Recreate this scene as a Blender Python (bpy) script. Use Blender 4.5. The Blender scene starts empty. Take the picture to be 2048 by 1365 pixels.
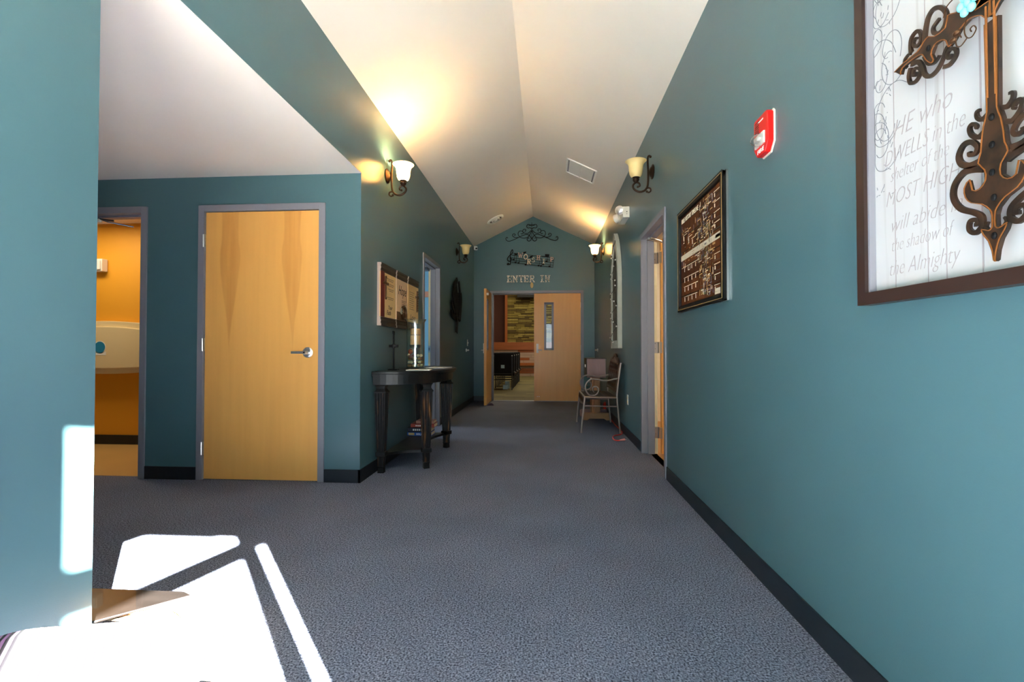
import bpy, bmesh, math, random
from mathutils import Vector, Matrix
random.seed(7)
PI = math.pi
scene = bpy.context.scene
COL = scene.collection

# ------------------------------------------------------------------ camera
H_CAM = 1.03
FPX = 960.0
pitch = math.atan(16.2/FPX)
yaw = math.atan(67.5/FPX*math.cos(pitch))
cam = bpy.data.cameras.new('camera')
cam.sensor_width = 36.0
cam.lens = 36.0*FPX/2048.0
cam.clip_start = 0.02
cam_o = bpy.data.objects.new('camera', cam); COL.objects.link(cam_o)
cam_o.location = (0, 0, H_CAM)
cam_o.rotation_euler = (PI/2+pitch, 0, yaw)
scene.camera = cam_o

# ------------------------------------------------------------------ sky, sun, exposure
SKY = 6.8
SUN = 360.0
world = bpy.data.worlds.new('sky'); scene.world = world
world.use_nodes = True
bgn = world.node_tree.nodes['Background']
bgn.inputs[0].default_value = (0.70, 0.86, 1.0, 1)
bgn.inputs[1].default_value = SKY
sun = bpy.data.lights.new('sun', 'SUN'); sun.energy = SUN; sun.angle = math.radians(0.55); sun.color = (1.0, 0.98, 0.95)
sun_o = bpy.data.objects.new('sun', sun); COL.objects.link(sun_o)
SUN_DIR = Vector((-0.82, 1.0, -0.79)).normalized()
sun_o.rotation_euler = SUN_DIR.to_track_quat('-Z', 'Y').to_euler()
sun_o.location = (4, -5, 6)
vs = scene.view_settings
vs.view_transform = 'Standard'
try: vs.look = 'None'
except Exception: pass
vs.exposure = 0.25; vs.gamma = 1.0; vs.use_curve_mapping = False
scene.cycles.max_bounces = 10
scene.cycles.diffuse_bounces = 7
scene.cycles.transparent_max_bounces = 16
scene.cycles.caustics_reflective = False
scene.cycles.caustics_refractive = False
scene.cycles.sample_clamp_indirect = 0.0

def area(name, loc, rot, sx, sy, power, color, portal=False):
    l = bpy.data.lights.new(name, 'AREA'); l.shape = 'RECTANGLE'; l.size = sx; l.size_y = sy
    l.energy = power; l.color = color
    if portal: l.cycles.is_portal = True
    o = bpy.data.objects.new(name, l); COL.objects.link(o)
    o.location = loc; o.rotation_euler = rot
    return o

# ------------------------------------------------------------------ dimensions (metres)
XL, XR, YA, YF = -1.43, 0.955, 3.62, 9.48
YN = 1.432            # end of the left wall where the alcove opens
ZS, ZR, XRIDGE = 3.08, 3.66, -0.25
ZA = 2.40             # alcove ceiling
YB = -1.20            # glazed back wall behind the camera
SLX, SLY = 0.62, -1.062   # a point of the slanted entrance wall, direction (.29,1)
def slx(y): return SLX+0.29*(y-SLY)
YS = SLY+(XR-SLX)/0.29    # where it meets the right wall

# portals in the two glazed openings
area('portal_back', (-0.46, YB-0.02, 1.1), (PI/2, 0, PI), 1.5, 2.0, 1, (1, 1, 1), True)

# ------------------------------------------------------------------ helpers
def lin(c):
    r = []
    for v in c:
        v = v/255.0
        r.append(v/12.92 if v <= 0.04045 else ((v+0.055)/1.055)**2.4)
    return (r[0], r[1], r[2], 1.0)

MATS = {}
def mat(name, rgb, rough=0.5, metal=0.0, var=0.0, scale=8.0, stretch=(1, 1, 1), bump=0.0, bscale=None,
        rgb2=None, spec=0.5, emit=None, estr=0.0, coat=0.0, detail=3.0, sharp=None):
    m = bpy.data.materials.new(name); m.use_nodes = True
    nt = m.node_tree; b = nt.nodes['Principled BSDF']
    b.inputs['Base Color'].default_value = lin(rgb)
    b.inputs['Roughness'].default_value = rough
    b.inputs['Metallic'].default_value = metal
    b.inputs['Specular IOR Level'].default_value = spec
    if coat: b.inputs['Coat Weight'].default_value = coat
    if emit is not None:
        b.inputs['Emission Color'].default_value = lin(emit); b.inputs['Emission Strength'].default_value = estr
    tc = nt.nodes.new('ShaderNodeTexCoord')
    mp = nt.nodes.new('ShaderNodeMapping'); mp.inputs['Scale'].default_value = stretch
    nt.links.new(tc.outputs['Object'], mp.inputs[0])
    if var or rgb2:
        n = nt.nodes.new('ShaderNodeTexNoise'); n.inputs['Scale'].default_value = scale; n.inputs['Detail'].default_value = detail
        nt.links.new(mp.outputs[0], n.inputs[0])
        mx = nt.nodes.new('ShaderNodeMix'); mx.data_type = 'RGBA'
        if rgb2:
            mx.inputs[6].default_value = lin(rgb); mx.inputs[7].default_value = lin(rgb2)
            rp = nt.nodes.new('ShaderNodeMapRange')
            lo, hi = sharp or (0.3, 0.7)
            rp.inputs[1].default_value = lo; rp.inputs[2].default_value = hi
            nt.links.new(n.outputs[0], rp.inputs[0]); nt.links.new(rp.outputs[0], mx.inputs[0])
        else:
            c = lin(rgb)
            mx.inputs[6].default_value = tuple(v*(1-var) for v in c[:3])+(1,)
            mx.inputs[7].default_value = tuple(min(1, v*(1+var)) for v in c[:3])+(1,)
            nt.links.new(n.outputs[0], mx.inputs[0])
        nt.links.new(mx.outputs[2], b.inputs['Base Color'])
    if bump:
        n2 = nt.nodes.new('ShaderNodeTexNoise'); n2.inputs['Scale'].default_value = bscale or scale; n2.inputs['Detail'].default_value = 2
        nt.links.new(mp.outputs[0], n2.inputs[0])
        bp = nt.nodes.new('ShaderNodeBump'); bp.inputs['Strength'].default_value = bump; bp.inputs['Distance'].default_value = 0.002
        nt.links.new(n2.outputs[0], bp.inputs['Height']); nt.links.new(bp.outputs[0], b.inputs['Normal'])
    MATS[name] = m
    return m

def glass_mat(name, tint=(1, 1, 1), rough=0.02, refl=1.0):
    m = bpy.data.materials.new(name); m.use_nodes = True; nt = m.node_tree
    for n in list(nt.nodes): nt.nodes.remove(n)
    out = nt.nodes.new('ShaderNodeOutputMaterial'); mx = nt.nodes.new('ShaderNodeMixShader')
    tr = nt.nodes.new('ShaderNodeBsdfTransparent'); gl = nt.nodes.new('ShaderNodeBsdfGlossy'); lw = nt.nodes.new('ShaderNodeLayerWeight')
    pw = nt.nodes.new('ShaderNodeMath'); pw.operation = 'POWER'; pw.inputs[1].default_value = 5.0; nt.links.new(lw.outputs['Facing'], pw.inputs[0])
    fr = nt.nodes.new('ShaderNodeMath'); fr.operation = 'MULTIPLY_ADD'; fr.inputs[1].default_value = 0.96; fr.inputs[2].default_value = 0.04; nt.links.new(pw.outputs[0], fr.inputs[0])
    tr.inputs[0].default_value = (*tint, 1); gl.inputs['Roughness'].default_value = rough
    mu = nt.nodes.new('ShaderNodeMath'); mu.operation = 'MULTIPLY'; mu.inputs[1].default_value = refl; mu.use_clamp = True
    nt.links.new(fr.outputs[0], mu.inputs[0]); nt.links.new(mu.outputs[0], mx.inputs[0])
    nt.links.new(tr.outputs[0], mx.inputs[1]); nt.links.new(gl.outputs[0], mx.inputs[2]); nt.links.new(mx.outputs[0], out.inputs[0])
    MATS[name] = m
    return m

WOFF = {}
class MB:
    def __init__(s): s.v = []; s.f = []
    def add(s, vs_, fs): 
        k = len(s.v); s.v += [tuple(p) for p in vs_]; s.f += [tuple(i+k for i in f) for f in fs]; return s
    def box(s, x0, x1, y0, y1, z0, z1):
        x0, x1 = min(x0, x1), max(x0, x1); y0, y1 = min(y0, y1), max(y0, y1); z0, z1 = min(z0, z1), max(z0, z1)
        return s.add([(x0,y0,z0),(x1,y0,z0),(x1,y1,z0),(x0,y1,z0),(x0,y0,z1),(x1,y0,z1),(x1,y1,z1),(x0,y1,z1)],
              [(0,3,2,1),(4,5,6,7),(0,1,5,4),(1,2,6,5),(2,3,7,6),(3,0,4,7)])
    def prism(s, poly, pl, d0, d1):
        n = len(poly)
        vv = [pl(a, b, d0) for a, b in poly]+[pl(a, b, d1) for a, b in poly]
        fs = [tuple(range(n-1, -1, -1)), tuple(range(n, 2*n))]+[(i, (i+1) % n, n+(i+1) % n, n+i) for i in range(n)]
        return s.add(vv, fs)
    def ribbon(s, pts, w, pl, d0, d1, smooth=4):
        P = smooth_path([(a, b, 0) for a, b in pts], smooth) if smooth else [Vector((a, b, 0)) for a, b in pts]
        n = len(P); L = []; R = []
        for i, p in enumerate(P):
            t = (P[min(i+1, n-1)]-P[max(i-1, 0)])
            if t.length < 1e-9: t = Vector((1, 0, 0))
            t.normalize(); nn = Vector((-t.y, t.x, 0))
            ww = w(i/(n-1)) if callable(w) else w
            L.append(p+nn*ww/2); R.append(p-nn*ww/2)
        vv = []; fs = []
        for l, r in zip(L, R):
            vv += [pl(l.x, l.y, d0), pl(r.x, r.y, d0), pl(r.x, r.y, d1), pl(l.x, l.y, d1)]
        for i in range(n-1):
            a = 4*i; b = a+4
            fs += [(a, a+1, b+1, b), (a+1, a+2, b+2, b+1), (a+2, a+3, b+3, b+2), (a+3, a, b, b+3)]
        fs += [(3, 2, 1, 0), (4*n-4, 4*n-3, 4*n-2, 4*n-1)]
        return s.add(vv, fs)
    def tube(s, path, r, seg=8, closed=False):
        P = [Vector(p) for p in path]; n = len(P); vv = []; fs = []
        up = None
        for i, p in enumerate(P):
            if closed: t = P[(i+1) % n]-P[i-1]
            else: t = P[min(i+1, n-1)]-P[max(i-1, 0)]
            t = t.normalized() if t.length > 1e-9 else Vector((0, 0, 1))
            if up is None:
                up = Vector((0, 0, 1)) if abs(t.z) < 0.9 else Vector((1, 0, 0))
            a = (up-t*up.dot(t))
            if a.length < 1e-6: a = t.orthogonal()
            a.normalize(); up = a; b = t.cross(a)
            rr = r(i/(n-1)) if callable(r) else r
            for k in range(seg):
                an = 2*PI*k/seg; vv.append(p+a*(rr*math.cos(an))+b*(rr*math.sin(an)))
        m = n if closed else n-1
        for i in range(m):
            j = (i+1) % n
            for k in range(seg):
                k2 = (k+1) % seg
                fs.append((i*seg+k, i*seg+k2, j*seg+k2, j*seg+k))
        if not closed: fs += [tuple(range(seg-1, -1, -1)), tuple((n-1)*seg+k for k in range(seg))]
        return s.add(vv, fs)
    def lathe(s, prof, c=(0, 0, 0), axis='z', seg=24, caps=True):
        vv = []; fs = []; n = len(prof)
        for r, h in prof:
            for k in range(seg):
                an = 2*PI*k/seg; a, b = r*math.cos(an), r*math.sin(an)
                if axis == 'z': q = (a, b, h)
                elif axis == 'x': q = (h, a, b)
                elif axis == '-x': q = (-h, b, a)
                else: q = (b, h, a)
                vv.append((c[0]+q[0], c[1]+q[1], c[2]+q[2]))
        for i in range(n-1):
            for k in range(seg):
                k2 = (k+1) % seg
                fs.append((i*seg+k, i*seg+k2, (i+1)*seg+k2, (i+1)*seg+k))
        if caps: fs += [tuple(range(seg-1, -1, -1)), tuple((n-1)*seg+k for k in range(seg))]
        return s.add(vv, fs)
    def ball(s, c, r, seg=12, rings=8):
        if not isinstance(r, (tuple, list)): r = (r, r, r)
        vv = [(c[0], c[1], c[2]-r[2])]; fs = []
        for i in range(1, rings):
            ph = -PI/2+PI*i/rings
            for k in range(seg):
                an = 2*PI*k/seg
                vv.append((c[0]+r[0]*math.cos(ph)*math.cos(an), c[1]+r[1]*math.cos(ph)*math.sin(an), c[2]+r[2]*math.sin(ph)))
        vv.append((c[0], c[1], c[2]+r[2])); top = len(vv)-1
        for k in range(seg): fs.append((0, 1+(k+1) % seg, 1+k)); fs.append((top, top-seg+k, top-seg+(k+1) % seg))
        for i in range(rings-2):
            for k in range(seg):
                a = 1+i*seg+k; b = 1+i*seg+(k+1) % seg
                fs.append((a, b, b+seg, a+seg))
        return s.add(vv, fs)
    def loft(s, secs):
        n = len(secs[0]); vv = [p for q in secs for p in q]; fs = []
        for i in range(len(secs)-1):
            for k in range(n):
                k2 = (k+1) % n; fs.append((i*n+k, i*n+k2, (i+1)*n+k2, (i+1)*n+k))
        fs += [tuple(range(n-1, -1, -1)), tuple((len(secs)-1)*n+k for k in range(n))]
        return s.add(vv, fs)
    def build(s, name, m, parent=None, smooth=False, bevel=0.0, recalc=True, bseg=2):
        off = WOFF.get(parent, Vector((0, 0, 0))) if parent is not None else Vector((0, 0, 0))
        me = bpy.data.meshes.new(name)
        me.from_pydata([(p[0]-off.x, p[1]-off.y, p[2]-off.z) for p in s.v], [], s.f)
        if recalc or bevel:
            bm = bmesh.new(); bm.from_mesh(me)
            if bevel:
                bmesh.ops.remove_doubles(bm, verts=bm.verts, dist=1e-6)
                bmesh.ops.bevel(bm, geom=[e for e in bm.edges if len(e.link_faces) == 2 and e.calc_face_angle(0) > 0.6], offset=bevel, segments=bseg, affect='EDGES', profile=0.6)
            bmesh.ops.recalc_face_normals(bm, faces=bm.faces)
            bm.to_mesh(me); bm.free()
        if smooth:
            for p in me.polygons: p.use_smooth = True
            try: me.set_sharp_from_angle(angle=math.radians(40))
            except Exception: pass
        me.materials.append(MATS[m] if isinstance(m, str) else m)
        o = bpy.data.objects.new(name, me); COL.objects.link(o)
        if parent is not None: o.parent = parent; WOFF[o] = off
        return o

def smooth_path(pts, k=4):
    P = [Vector(p) for p in pts]; out = []
    n = len(P)
    for i in range(n-1):
        p0 = P[max(i-1, 0)]; p1 = P[i]; p2 = P[i+1]; p3 = P[min(i+2, n-1)]
        for j in range(k):
            t = j/k
            out.append(0.5*((2*p1)+(p2-p0)*t+(2*p0-5*p1+4*p2-p3)*t*t+(3*p1-p0-3*p2+p3)*t*t*t))
    out.append(P[-1]); return out

def thing(name, loc, label, cat, group=None):
    o = bpy.data.objects.new(name, None); COL.objects.link(o); o.location = loc; o.empty_display_size = 0.05
    o['label'] = label; o['category'] = cat
    if group: o['group'] = group
    WOFF[o] = Vector(loc); return o
def tag(o, label, cat, group=None):
    o['label'] = label; o['category'] = cat
    if group: o['group'] = group
    return o
def setting(name, loc=(0, 0, 0)):
    o = bpy.data.objects.new(name, None); COL.objects.link(o); o.location = loc; o['kind'] = 'structure'; o.empty_display_size = 0.05
    WOFF[o] = Vector(loc); return o
def struct(mb, name, m, **k):
    o = mb.build(name, m, **k); o['kind'] = 'structure'; return o
def plab(o, label): o['label'] = label; return o

# wall planes: (u, w, z): w runs into the wall from the room side
def PA(u, w, z): return (u, YA+w, z)
def PFAR(u, w, z): return (u, YF+w, z)
def PR(u, w, z): return (XR+w, u, z)
def PLW(u, w, z): return (XL-w, u, z)
def pbox(mb, P, u0, u1, w0, w1, z0, z1):
    a = P(u0, w0, z0); b = P(u1, w1, z1)
    return mb.box(a[0], b[0], a[1], b[1], a[2], b[2])
# 2D drawing planes: (a, b, d): d is the distance out of the wall
def DR(a, b, d): return (XR-d, a, b)        # right wall: a = Y, b = z
def DL(a, b, d): return (XL+d, a, b)
def DF(a, b, d): return (a, YF-d, b)
def DA(a, b, d): return (a, YA-d, b)

FACE = {'R': Matrix(((0, 0, -1, 0), (-1, 0, 0, 0), (0, 1, 0, 0), (0, 0, 0, 1))),
        'L': Matrix(((0, 0, 1, 0), (1, 0, 0, 0), (0, 1, 0, 0), (0, 0, 0, 1))),
        'F': Matrix(((1, 0, 0, 0), (0, 0, -1, 0), (0, 1, 0, 0), (0, 0, 0, 1)))}
def text(name, s, size, loc, face, m, parent=None, shear=0.0, width=None, extrude=0.0006, align='LEFT', tilt=0.0, bold=0.0):
    cu = bpy.data.curves.new(name, 'FONT'); cu.body = s; cu.size = size; cu.shear = shear; cu.extrude = extrude; cu.align_x = align; cu.offset = bold
    cu.resolution_u = 3
    t = bpy.data.objects.new(name, cu); COL.objects.link(t)
    dg = bpy.context.evaluated_depsgraph_get()
    me = bpy.data.meshes.new_from_object(t.evaluated_get(dg))
    bpy.data.objects.remove(t)
    if width and len(me.vertices):
        xs = [v.co.x for v in me.vertices]; k = width/max(1e-6, max(xs)-min(xs))
        me.transform(Matrix.Scale(k, 4, (1, 0, 0)))
    off = WOFF.get(parent, Vector((0, 0, 0))) if parent is not None else Vector((0, 0, 0))
    me.transform(Matrix.Translation(Vector(loc)-off) @ FACE[face] @ Matrix.Rotation(tilt, 4, 'Z'))
    me.materials.clear(); me.materials.append(MATS[m])
    o = bpy.data.objects.new(name, me); COL.objects.link(o)
    if parent is not None: o.parent = parent; WOFF[o] = off
    return o

# ------------------------------------------------------------------ materials
mat('teal_paint', (74, 105, 111), rough=0.30, var=0.05, scale=2.0, bump=0.08, bscale=260, spec=0.4)
mat('ceiling_paint', (236, 226, 214), rough=0.85, var=0.02, scale=3, bump=0.05, bscale=200)
mat('vinyl_base', (22, 27, 34), rough=0.42, var=0.15, scale=30)
mat('grey_metal_paint', (128, 126, 134), rough=0.42, var=0.03, scale=6)
mat('cream_paint', (236, 214, 168), rough=0.5)
mat('steel', (190, 188, 186), rough=0.28, metal=1.0)
mat('chrome', (215, 213, 212), rough=0.28, metal=0.85)
mat('white_plastic', (228, 222, 208), rough=0.4)
mat('pure_white', (240, 238, 232), rough=0.55)
mat('black_iron', (9, 9, 9), rough=0.65, spec=0.2)
mat('oil_bronze', (58, 38, 24), rough=0.38, metal=0.75, var=0.3, scale=60)
mat('black_lacquer', (20, 18, 17), rough=0.4, spec=0.3, rgb2=(48, 32, 20), scale=7, stretch=(1, 1, 0.25), sharp=(0.55, 0.8))
mat('worn_black', (20, 18, 18), rough=0.5, spec=0.3, rgb2=(128, 84, 44), scale=26, stretch=(1, 1, 0.12), sharp=(0.58, 0.74))
mat('black_frame', (10, 9, 8), rough=0.5, spec=0.25)
mat('paper_white', (238, 235, 228), rough=0.7)
mat('red_plastic', (214, 22, 18), rough=0.32)
mat('clear_lens', (225, 222, 215), rough=0.1, spec=0.8)
mat('black_plastic', (16, 16, 17), rough=0.45)
mat('brown_frame', (48, 31, 26), rough=0.4, var=0.12, scale=12)
mat('ochre_paint', (222, 154, 34), rough=0.6, var=0.04, scale=2)
mat('beige_plastic', (236, 212, 160), rough=0.4)
mat('tan_vinyl', (214, 180, 112), rough=0.3, var=0.1, scale=3)
mat('sticker_white', (240, 236, 226), rough=0.4)
mat('sticker_blue', (28, 134, 178), rough=0.4)
mat('blue_paint', (122, 172, 196), rough=0.6)
mat('salmon', (206, 140, 110), rough=0.6)
mat('maroon_paint', (86, 44, 28), rough=0.7)
mat('orange_wood', (168, 92, 34), rough=0.5, var=0.2, scale=10, stretch=(1, 1, 0.1))
mat('stage_wood', (182, 156, 134), rough=0.5, var=0.28, scale=6, stretch=(0.3, 1, 4))
mat('stage_wood_red', (160, 90, 44), rough=0.45, var=0.35, scale=4, stretch=(0.4, 1, 3))
for i, c in enumerate([(150, 132, 62), (128, 110, 52), (108, 90, 44), (166, 148, 78), (92, 76, 40)]):
    mat('stone_%d' % i, c, rough=0.9, var=0.35, scale=14, bump=0.5, bscale=30)
mat('mortar', (52, 42, 24), rough=0.95)
mat('black_fabric', (20, 20, 24), rough=0.9, var=0.1, scale=80)
mat('ply_seat', (96, 62, 40), rough=0.6)
mat('dark_steel', (96, 98, 104), rough=0.35, metal=0.8)
mat('chair_steel', (70, 74, 82), rough=0.4)
mat('pale_card', (190, 220, 220), rough=0.6)
mat('lavender_wood', (150, 118, 116), rough=0.6, var=0.15, scale=7, stretch=(6, 6, 0.6))
mat('raw_oak', (172, 118, 74), rough=0.55, var=0.3, scale=10, stretch=(4, 4, 0.8))
mat('oak_band', (182, 128, 80), rough=0.55, var=0.28, scale=9, stretch=(0.8, 4, 5))
mat('dark_wood', (54, 36, 26), rough=0.5, var=0.2, scale=10)
mat('taupe_tube', (150, 132, 122), rough=0.35, metal=0.55)
mat('bronze_cast', (70, 46, 26), rough=0.3, metal=0.6, var=0.4, scale=40)
mat('bench_seat', (52, 42, 36), rough=0.35, metal=0.4, var=0.2, scale=20)
mat('orange_cord', (216, 48, 28), rough=0.45)
mat('pink_plug', (232, 150, 136), rough=0.4)
mat('weathered_white', (186, 186, 172), rough=0.75, var=0.22, scale=9, stretch=(1, 1, 0.3))
mat('weathered_dark', (92, 84, 70), rough=0.8, var=0.3, scale=12)
mat('bulb_white', (230, 226, 214), rough=0.2)
mat('parchment', (222, 182, 120), rough=0.6, var=0.12, scale=14)
mat('plaque_rose', (216, 178, 138), rough=0.6, var=0.1, scale=12)
mat('maroon_strip', (104, 20, 16), rough=0.5)
mat('plaque_mould', (44, 30, 22), rough=0.42, var=0.25, scale=30)
mat('plaque_side', (172, 150, 138), rough=0.5)
mat('plaque_brown', (104, 66, 34), rough=0.5, var=0.2, scale=12)
mat('ink', (70, 50, 36), rough=0.7)
mat('antique_bronze', (88, 58, 34), rough=0.4, metal=0.7, var=0.3, scale=60)
mat('antique_silver', (170, 166, 156), rough=0.35, metal=0.7)
mat('cross_iron', (60, 40, 28), rough=0.42, metal=0.3, rgb2=(34, 26, 21), scale=26, sharp=(0.4, 0.62))
mat('cross_copper', (140, 84, 38), rough=0.4, metal=0.3, var=0.2, scale=50)
mat('turquoise', (128, 214, 216), rough=0.35)
mat('print_text', (154, 143, 143), rough=0.8)
mat('print_line', (112, 112, 118), rough=0.8)
mat('chart_white', (226, 214, 188), rough=0.5)
mat('chart_green', (70, 84, 50), rough=0.5)
mat('chart_blue', (96, 96, 120), rough=0.5)
mat('chart_dark', (52, 30, 16), rough=0.5)
mat('chart_sand', (190, 150, 90), rough=0.5)
mat('letter_cream', (224, 206, 176), rough=0.5, var=0.1, scale=40)
mat('letter_pink', (196, 158, 144), rough=0.5, var=0.1, scale=40)
mat('letter_speckle', (236, 230, 208), rough=0.45, rgb2=(128, 122, 100), scale=55, sharp=(0.42, 0.58))
mat('tan_oval', (206, 172, 108), rough=0.5)
mat('candle_wax', (222, 158, 92), rough=0.5)
mat('candle_band', (84, 46, 24), rough=0.6)
mat('potpourri_red', (168, 62, 28), rough=0.6, rgb2=(224, 150, 84), scale=40, sharp=(0.55, 0.62))
mat('potpourri_cream', (224, 202, 158), rough=0.7, var=0.2, scale=40)
mat('potpourri_brown', (102, 46, 32), rough=0.6, var=0.2, scale=40)
mat('potpourri_tan', (176, 132, 80), rough=0.8, var=0.3, scale=60)
mat('book_blue', (22, 84, 168), rough=0.45)
mat('book_navy', (30, 32, 50), rough=0.5)
mat('book_red', (176, 62, 42), rough=0.5)
mat('book_rust', (188, 128, 108), rough=0.5)
mat('page_edge', (230, 214, 176), rough=0.8, var=0.06, scale=200, stretch=(0.1, 0.1, 1))
mat('ground_concrete', (176, 170, 160), rough=0.9, var=0.1, scale=3)
mat('porch_roof', (150, 146, 140), rough=0.8)
mat('mauve_piping', (150, 96, 150), rough=0.7)
mat('brown_gloss', (22, 18, 16), rough=0.25, var=0.6, scale=9, stretch=(0.4, 2, 1), coat=0.5)
mat('bentwood', (206, 170, 128), rough=0.35, var=0.1, scale=10)
mat('room_cream', (236, 226, 206), rough=0.7)
mat('wood_floor', (176, 120, 62), rough=0.35, var=0.25, scale=6, stretch=(4, 0.5, 1))
mat('purple_wedge', (88, 70, 92), rough=0.6)
mat('dark_void', (14, 14, 14), rough=0.9)
glass_mat('window_glass', (0.97, 0.99, 0.98))
glass_mat('vase_glass', (0.93, 0.98, 0.965), rough=0.03, refl=2.2)
glass_mat('lens_glass', (0.95, 0.95, 0.94), rough=0.08, refl=2.5)

# carpet: loop pile
m = mat('carpet', (74, 74, 84), rough=0.95, spec=0.1)
nt = m.node_tree; b = nt.nodes['Principled BSDF']
tc = nt.nodes.new('ShaderNodeTexCoord')
n1 = nt.nodes.new('ShaderNodeTexVoronoi'); n1.inputs['Scale'].default_value = 130; nt.links.new(tc.outputs['Object'], n1.inputs[0])
n2 = nt.nodes.new('ShaderNodeTexNoise'); n2.inputs['Scale'].default_value = 150; n2.inputs['Detail'].default_value = 3; nt.links.new(tc.outputs['Object'], n2.inputs[0])
n3 = nt.nodes.new('ShaderNodeTexNoise'); n3.inputs['Scale'].default_value = 1.6; n3.inputs['Detail'].default_value = 4; nt.links.new(tc.outputs['Object'], n3.inputs[0])
r2 = nt.nodes.new('ShaderNodeMapRange'); r2.inputs[1].default_value = 0.36; r2.inputs[2].default_value = 0.66; nt.links.new(n2.outputs[0], r2.inputs[0])
mx = nt.nodes.new('ShaderNodeMix'); mx.data_type = 'RGBA'; mx.inputs[6].default_value = lin((58, 61, 75)); mx.inputs[7].default_value = lin((148, 153, 172)); nt.links.new(r2.outputs[0], mx.inputs[0])
mm = nt.nodes.new('ShaderNodeMix'); mm.data_type = 'RGBA'; mm.blend_type = 'MULTIPLY'; mm.inputs[0].default_value = 1.0
r3 = nt.nodes.new('ShaderNodeMapRange'); r3.inputs[1].default_value = 0.3; r3.inputs[2].default_value = 0.7; r3.inputs[3].default_value = 0.86; r3.inputs[4].default_value = 1.06; nt.links.new(n3.outputs[0], r3.inputs[0])
nt.links.new(mx.outputs[2], mm.inputs[6]); nt.links.new(r3.outputs[0], mm.inputs[7]); nt.links.new(mm.outputs[2], b.inputs['Base Color'])
bp = nt.nodes.new('ShaderNodeBump'); bp.inputs['Strength'].default_value = 0.5; bp.inputs['Distance'].default_value = 0.004
nt.links.new(n1.outputs[0], bp.inputs['Height']); nt.links.new(bp.outputs[0], b.inputs['Normal'])

# maple door veneer with two spear-shaped darker figures
def veneer(name, base, dark, x1, x2, spears=True):
    m = mat(name, base, rough=0.36, spec=0.4); nt = m.node_tree; b = nt.nodes['Principled BSDF']
    def N(t): return nt.nodes.new(t)
    def M(op, a, c=None):
        q = N('ShaderNodeMath'); q.operation = op
        for i, v in enumerate((a, c)):
            if v is None: continue
            if isinstance(v, (int, float)): q.inputs[i].default_value = v
            else: nt.links.new(v, q.inputs[i])
        return q.outputs[0]
    tc = N('ShaderNodeTexCoord'); sp = N('ShaderNodeSeparateXYZ'); nt.links.new(tc.outputs['Object'], sp.inputs[0])
    mp = N('ShaderNodeMapping'); mp.inputs['Scale'].default_value = (9, 9, 0.55); nt.links.new(tc.outputs['Object'], mp.inputs[0])
    g = N('ShaderNodeTexNoise'); g.inputs['Scale'].default_value = 2.4; g.inputs['Detail'].default_value = 5; nt.links.new(mp.outputs[0], g.inputs[0])
    mp2 = N('ShaderNodeMapping'); mp2.inputs['Scale'].default_value = (5, 5, 1.1); nt.links.new(tc.outputs['Object'], mp2.inputs[0])
    g2 = N('ShaderNodeTexNoise'); g2.inputs['Scale'].default_value = 1.3; g2.inputs['Detail'].default_value = 2; nt.links.new(mp2.outputs[0], g2.inputs[0])
    fac = M('MULTIPLY', g.outputs[0], 0.32)
    if spears:
        wob = M('MULTIPLY', M('SUBTRACT', g2.outputs[0], 0.5), 0.03)
        for x0 in (x1, x2):
            fc = N('ShaderNodeFloatCurve'); cv = fc.mapping.curves[0]
            pts = [(0.0, 0.0), (0.42, 0.0), (0.56, 0.10), (0.66, 0.26), (0.78, 0.42), (0.84, 0.46), (0.9, 0.38), (1.0, 0.40)]
            cv.points[0].location = pts[0]; cv.points[1].location = pts[-1]
            for p in pts[1:-1]: cv.points.new(*p)
            fc.mapping.update()
            nt.links.new(M('DIVIDE', sp.outputs[2], 2.12), fc.inputs['Value'])
            w = M('MULTIPLY', fc.outputs[0], 0.19)
            d = M('SUBTRACT', w, M('ABSOLUTE', M('SUBTRACT', M('ADD', sp.outputs[0], wob), x0)))
            r = N('ShaderNodeMapRange'); r.inputs[1].default_value = 0.0; r.inputs[2].default_value = 0.012; nt.links.new(d, r.inputs[0])
            fac = M('ADD', fac, M('MULTIPLY', r.outputs[0], M('ADD', M('MULTIPLY', g.outputs[0], 0.35), 0.10)))
    mx = N('ShaderNodeMix'); mx.data_type = 'RGBA'; mx.inputs[6].default_value = lin(base); mx.inputs[7].default_value = lin(dark)
    nt.links.new(fac, mx.inputs[0]); nt.links.new(mx.outputs[2], b.inputs['Base Color'])
    return m
veneer('door_maple', (240, 178, 96), (196, 122, 50), -0.267, 0.247)
veneer('door_maple_plain', (230, 168, 90), (188, 120, 52), 0, 0, spears=False)

# picture canvas: whitewashed boards with rusty streaks
m = mat('canvas_boards', (240, 238, 236), rough=0.7); nt = m.node_tree; b = nt.nodes['Principled BSDF']
tc = nt.nodes.new('ShaderNodeTexCoord'); mp = nt.nodes.new('ShaderNodeMapping'); mp.inputs['Scale'].default_value = (1, 26, 0.9); nt.links.new(tc.outputs['Object'], mp.inputs[0])
n1 = nt.nodes.new('ShaderNodeTexNoise'); n1.inputs['Scale'].default_value = 1.0; n1.inputs['Detail'].default_value = 4; nt.links.new(mp.outputs[0], n1.inputs[0])
r1 = nt.nodes.new('ShaderNodeMapRange'); r1.inputs[1].default_value = 0.6; r1.inputs[2].default_value = 0.75; r1.inputs[4].default_value = 0.55; nt.links.new(n1.outputs[0], r1.inputs[0])
mx = nt.nodes.new('ShaderNodeMix'); mx.data_type = 'RGBA'; mx.inputs[6].default_value = lin((180, 178, 178)); mx.inputs[7].default_value = lin((140, 124, 118)); nt.links.new(r1.outputs[0], mx.inputs[0]); nt.links.new(mx.outputs[2], b.inputs['Base Color'])

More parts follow.
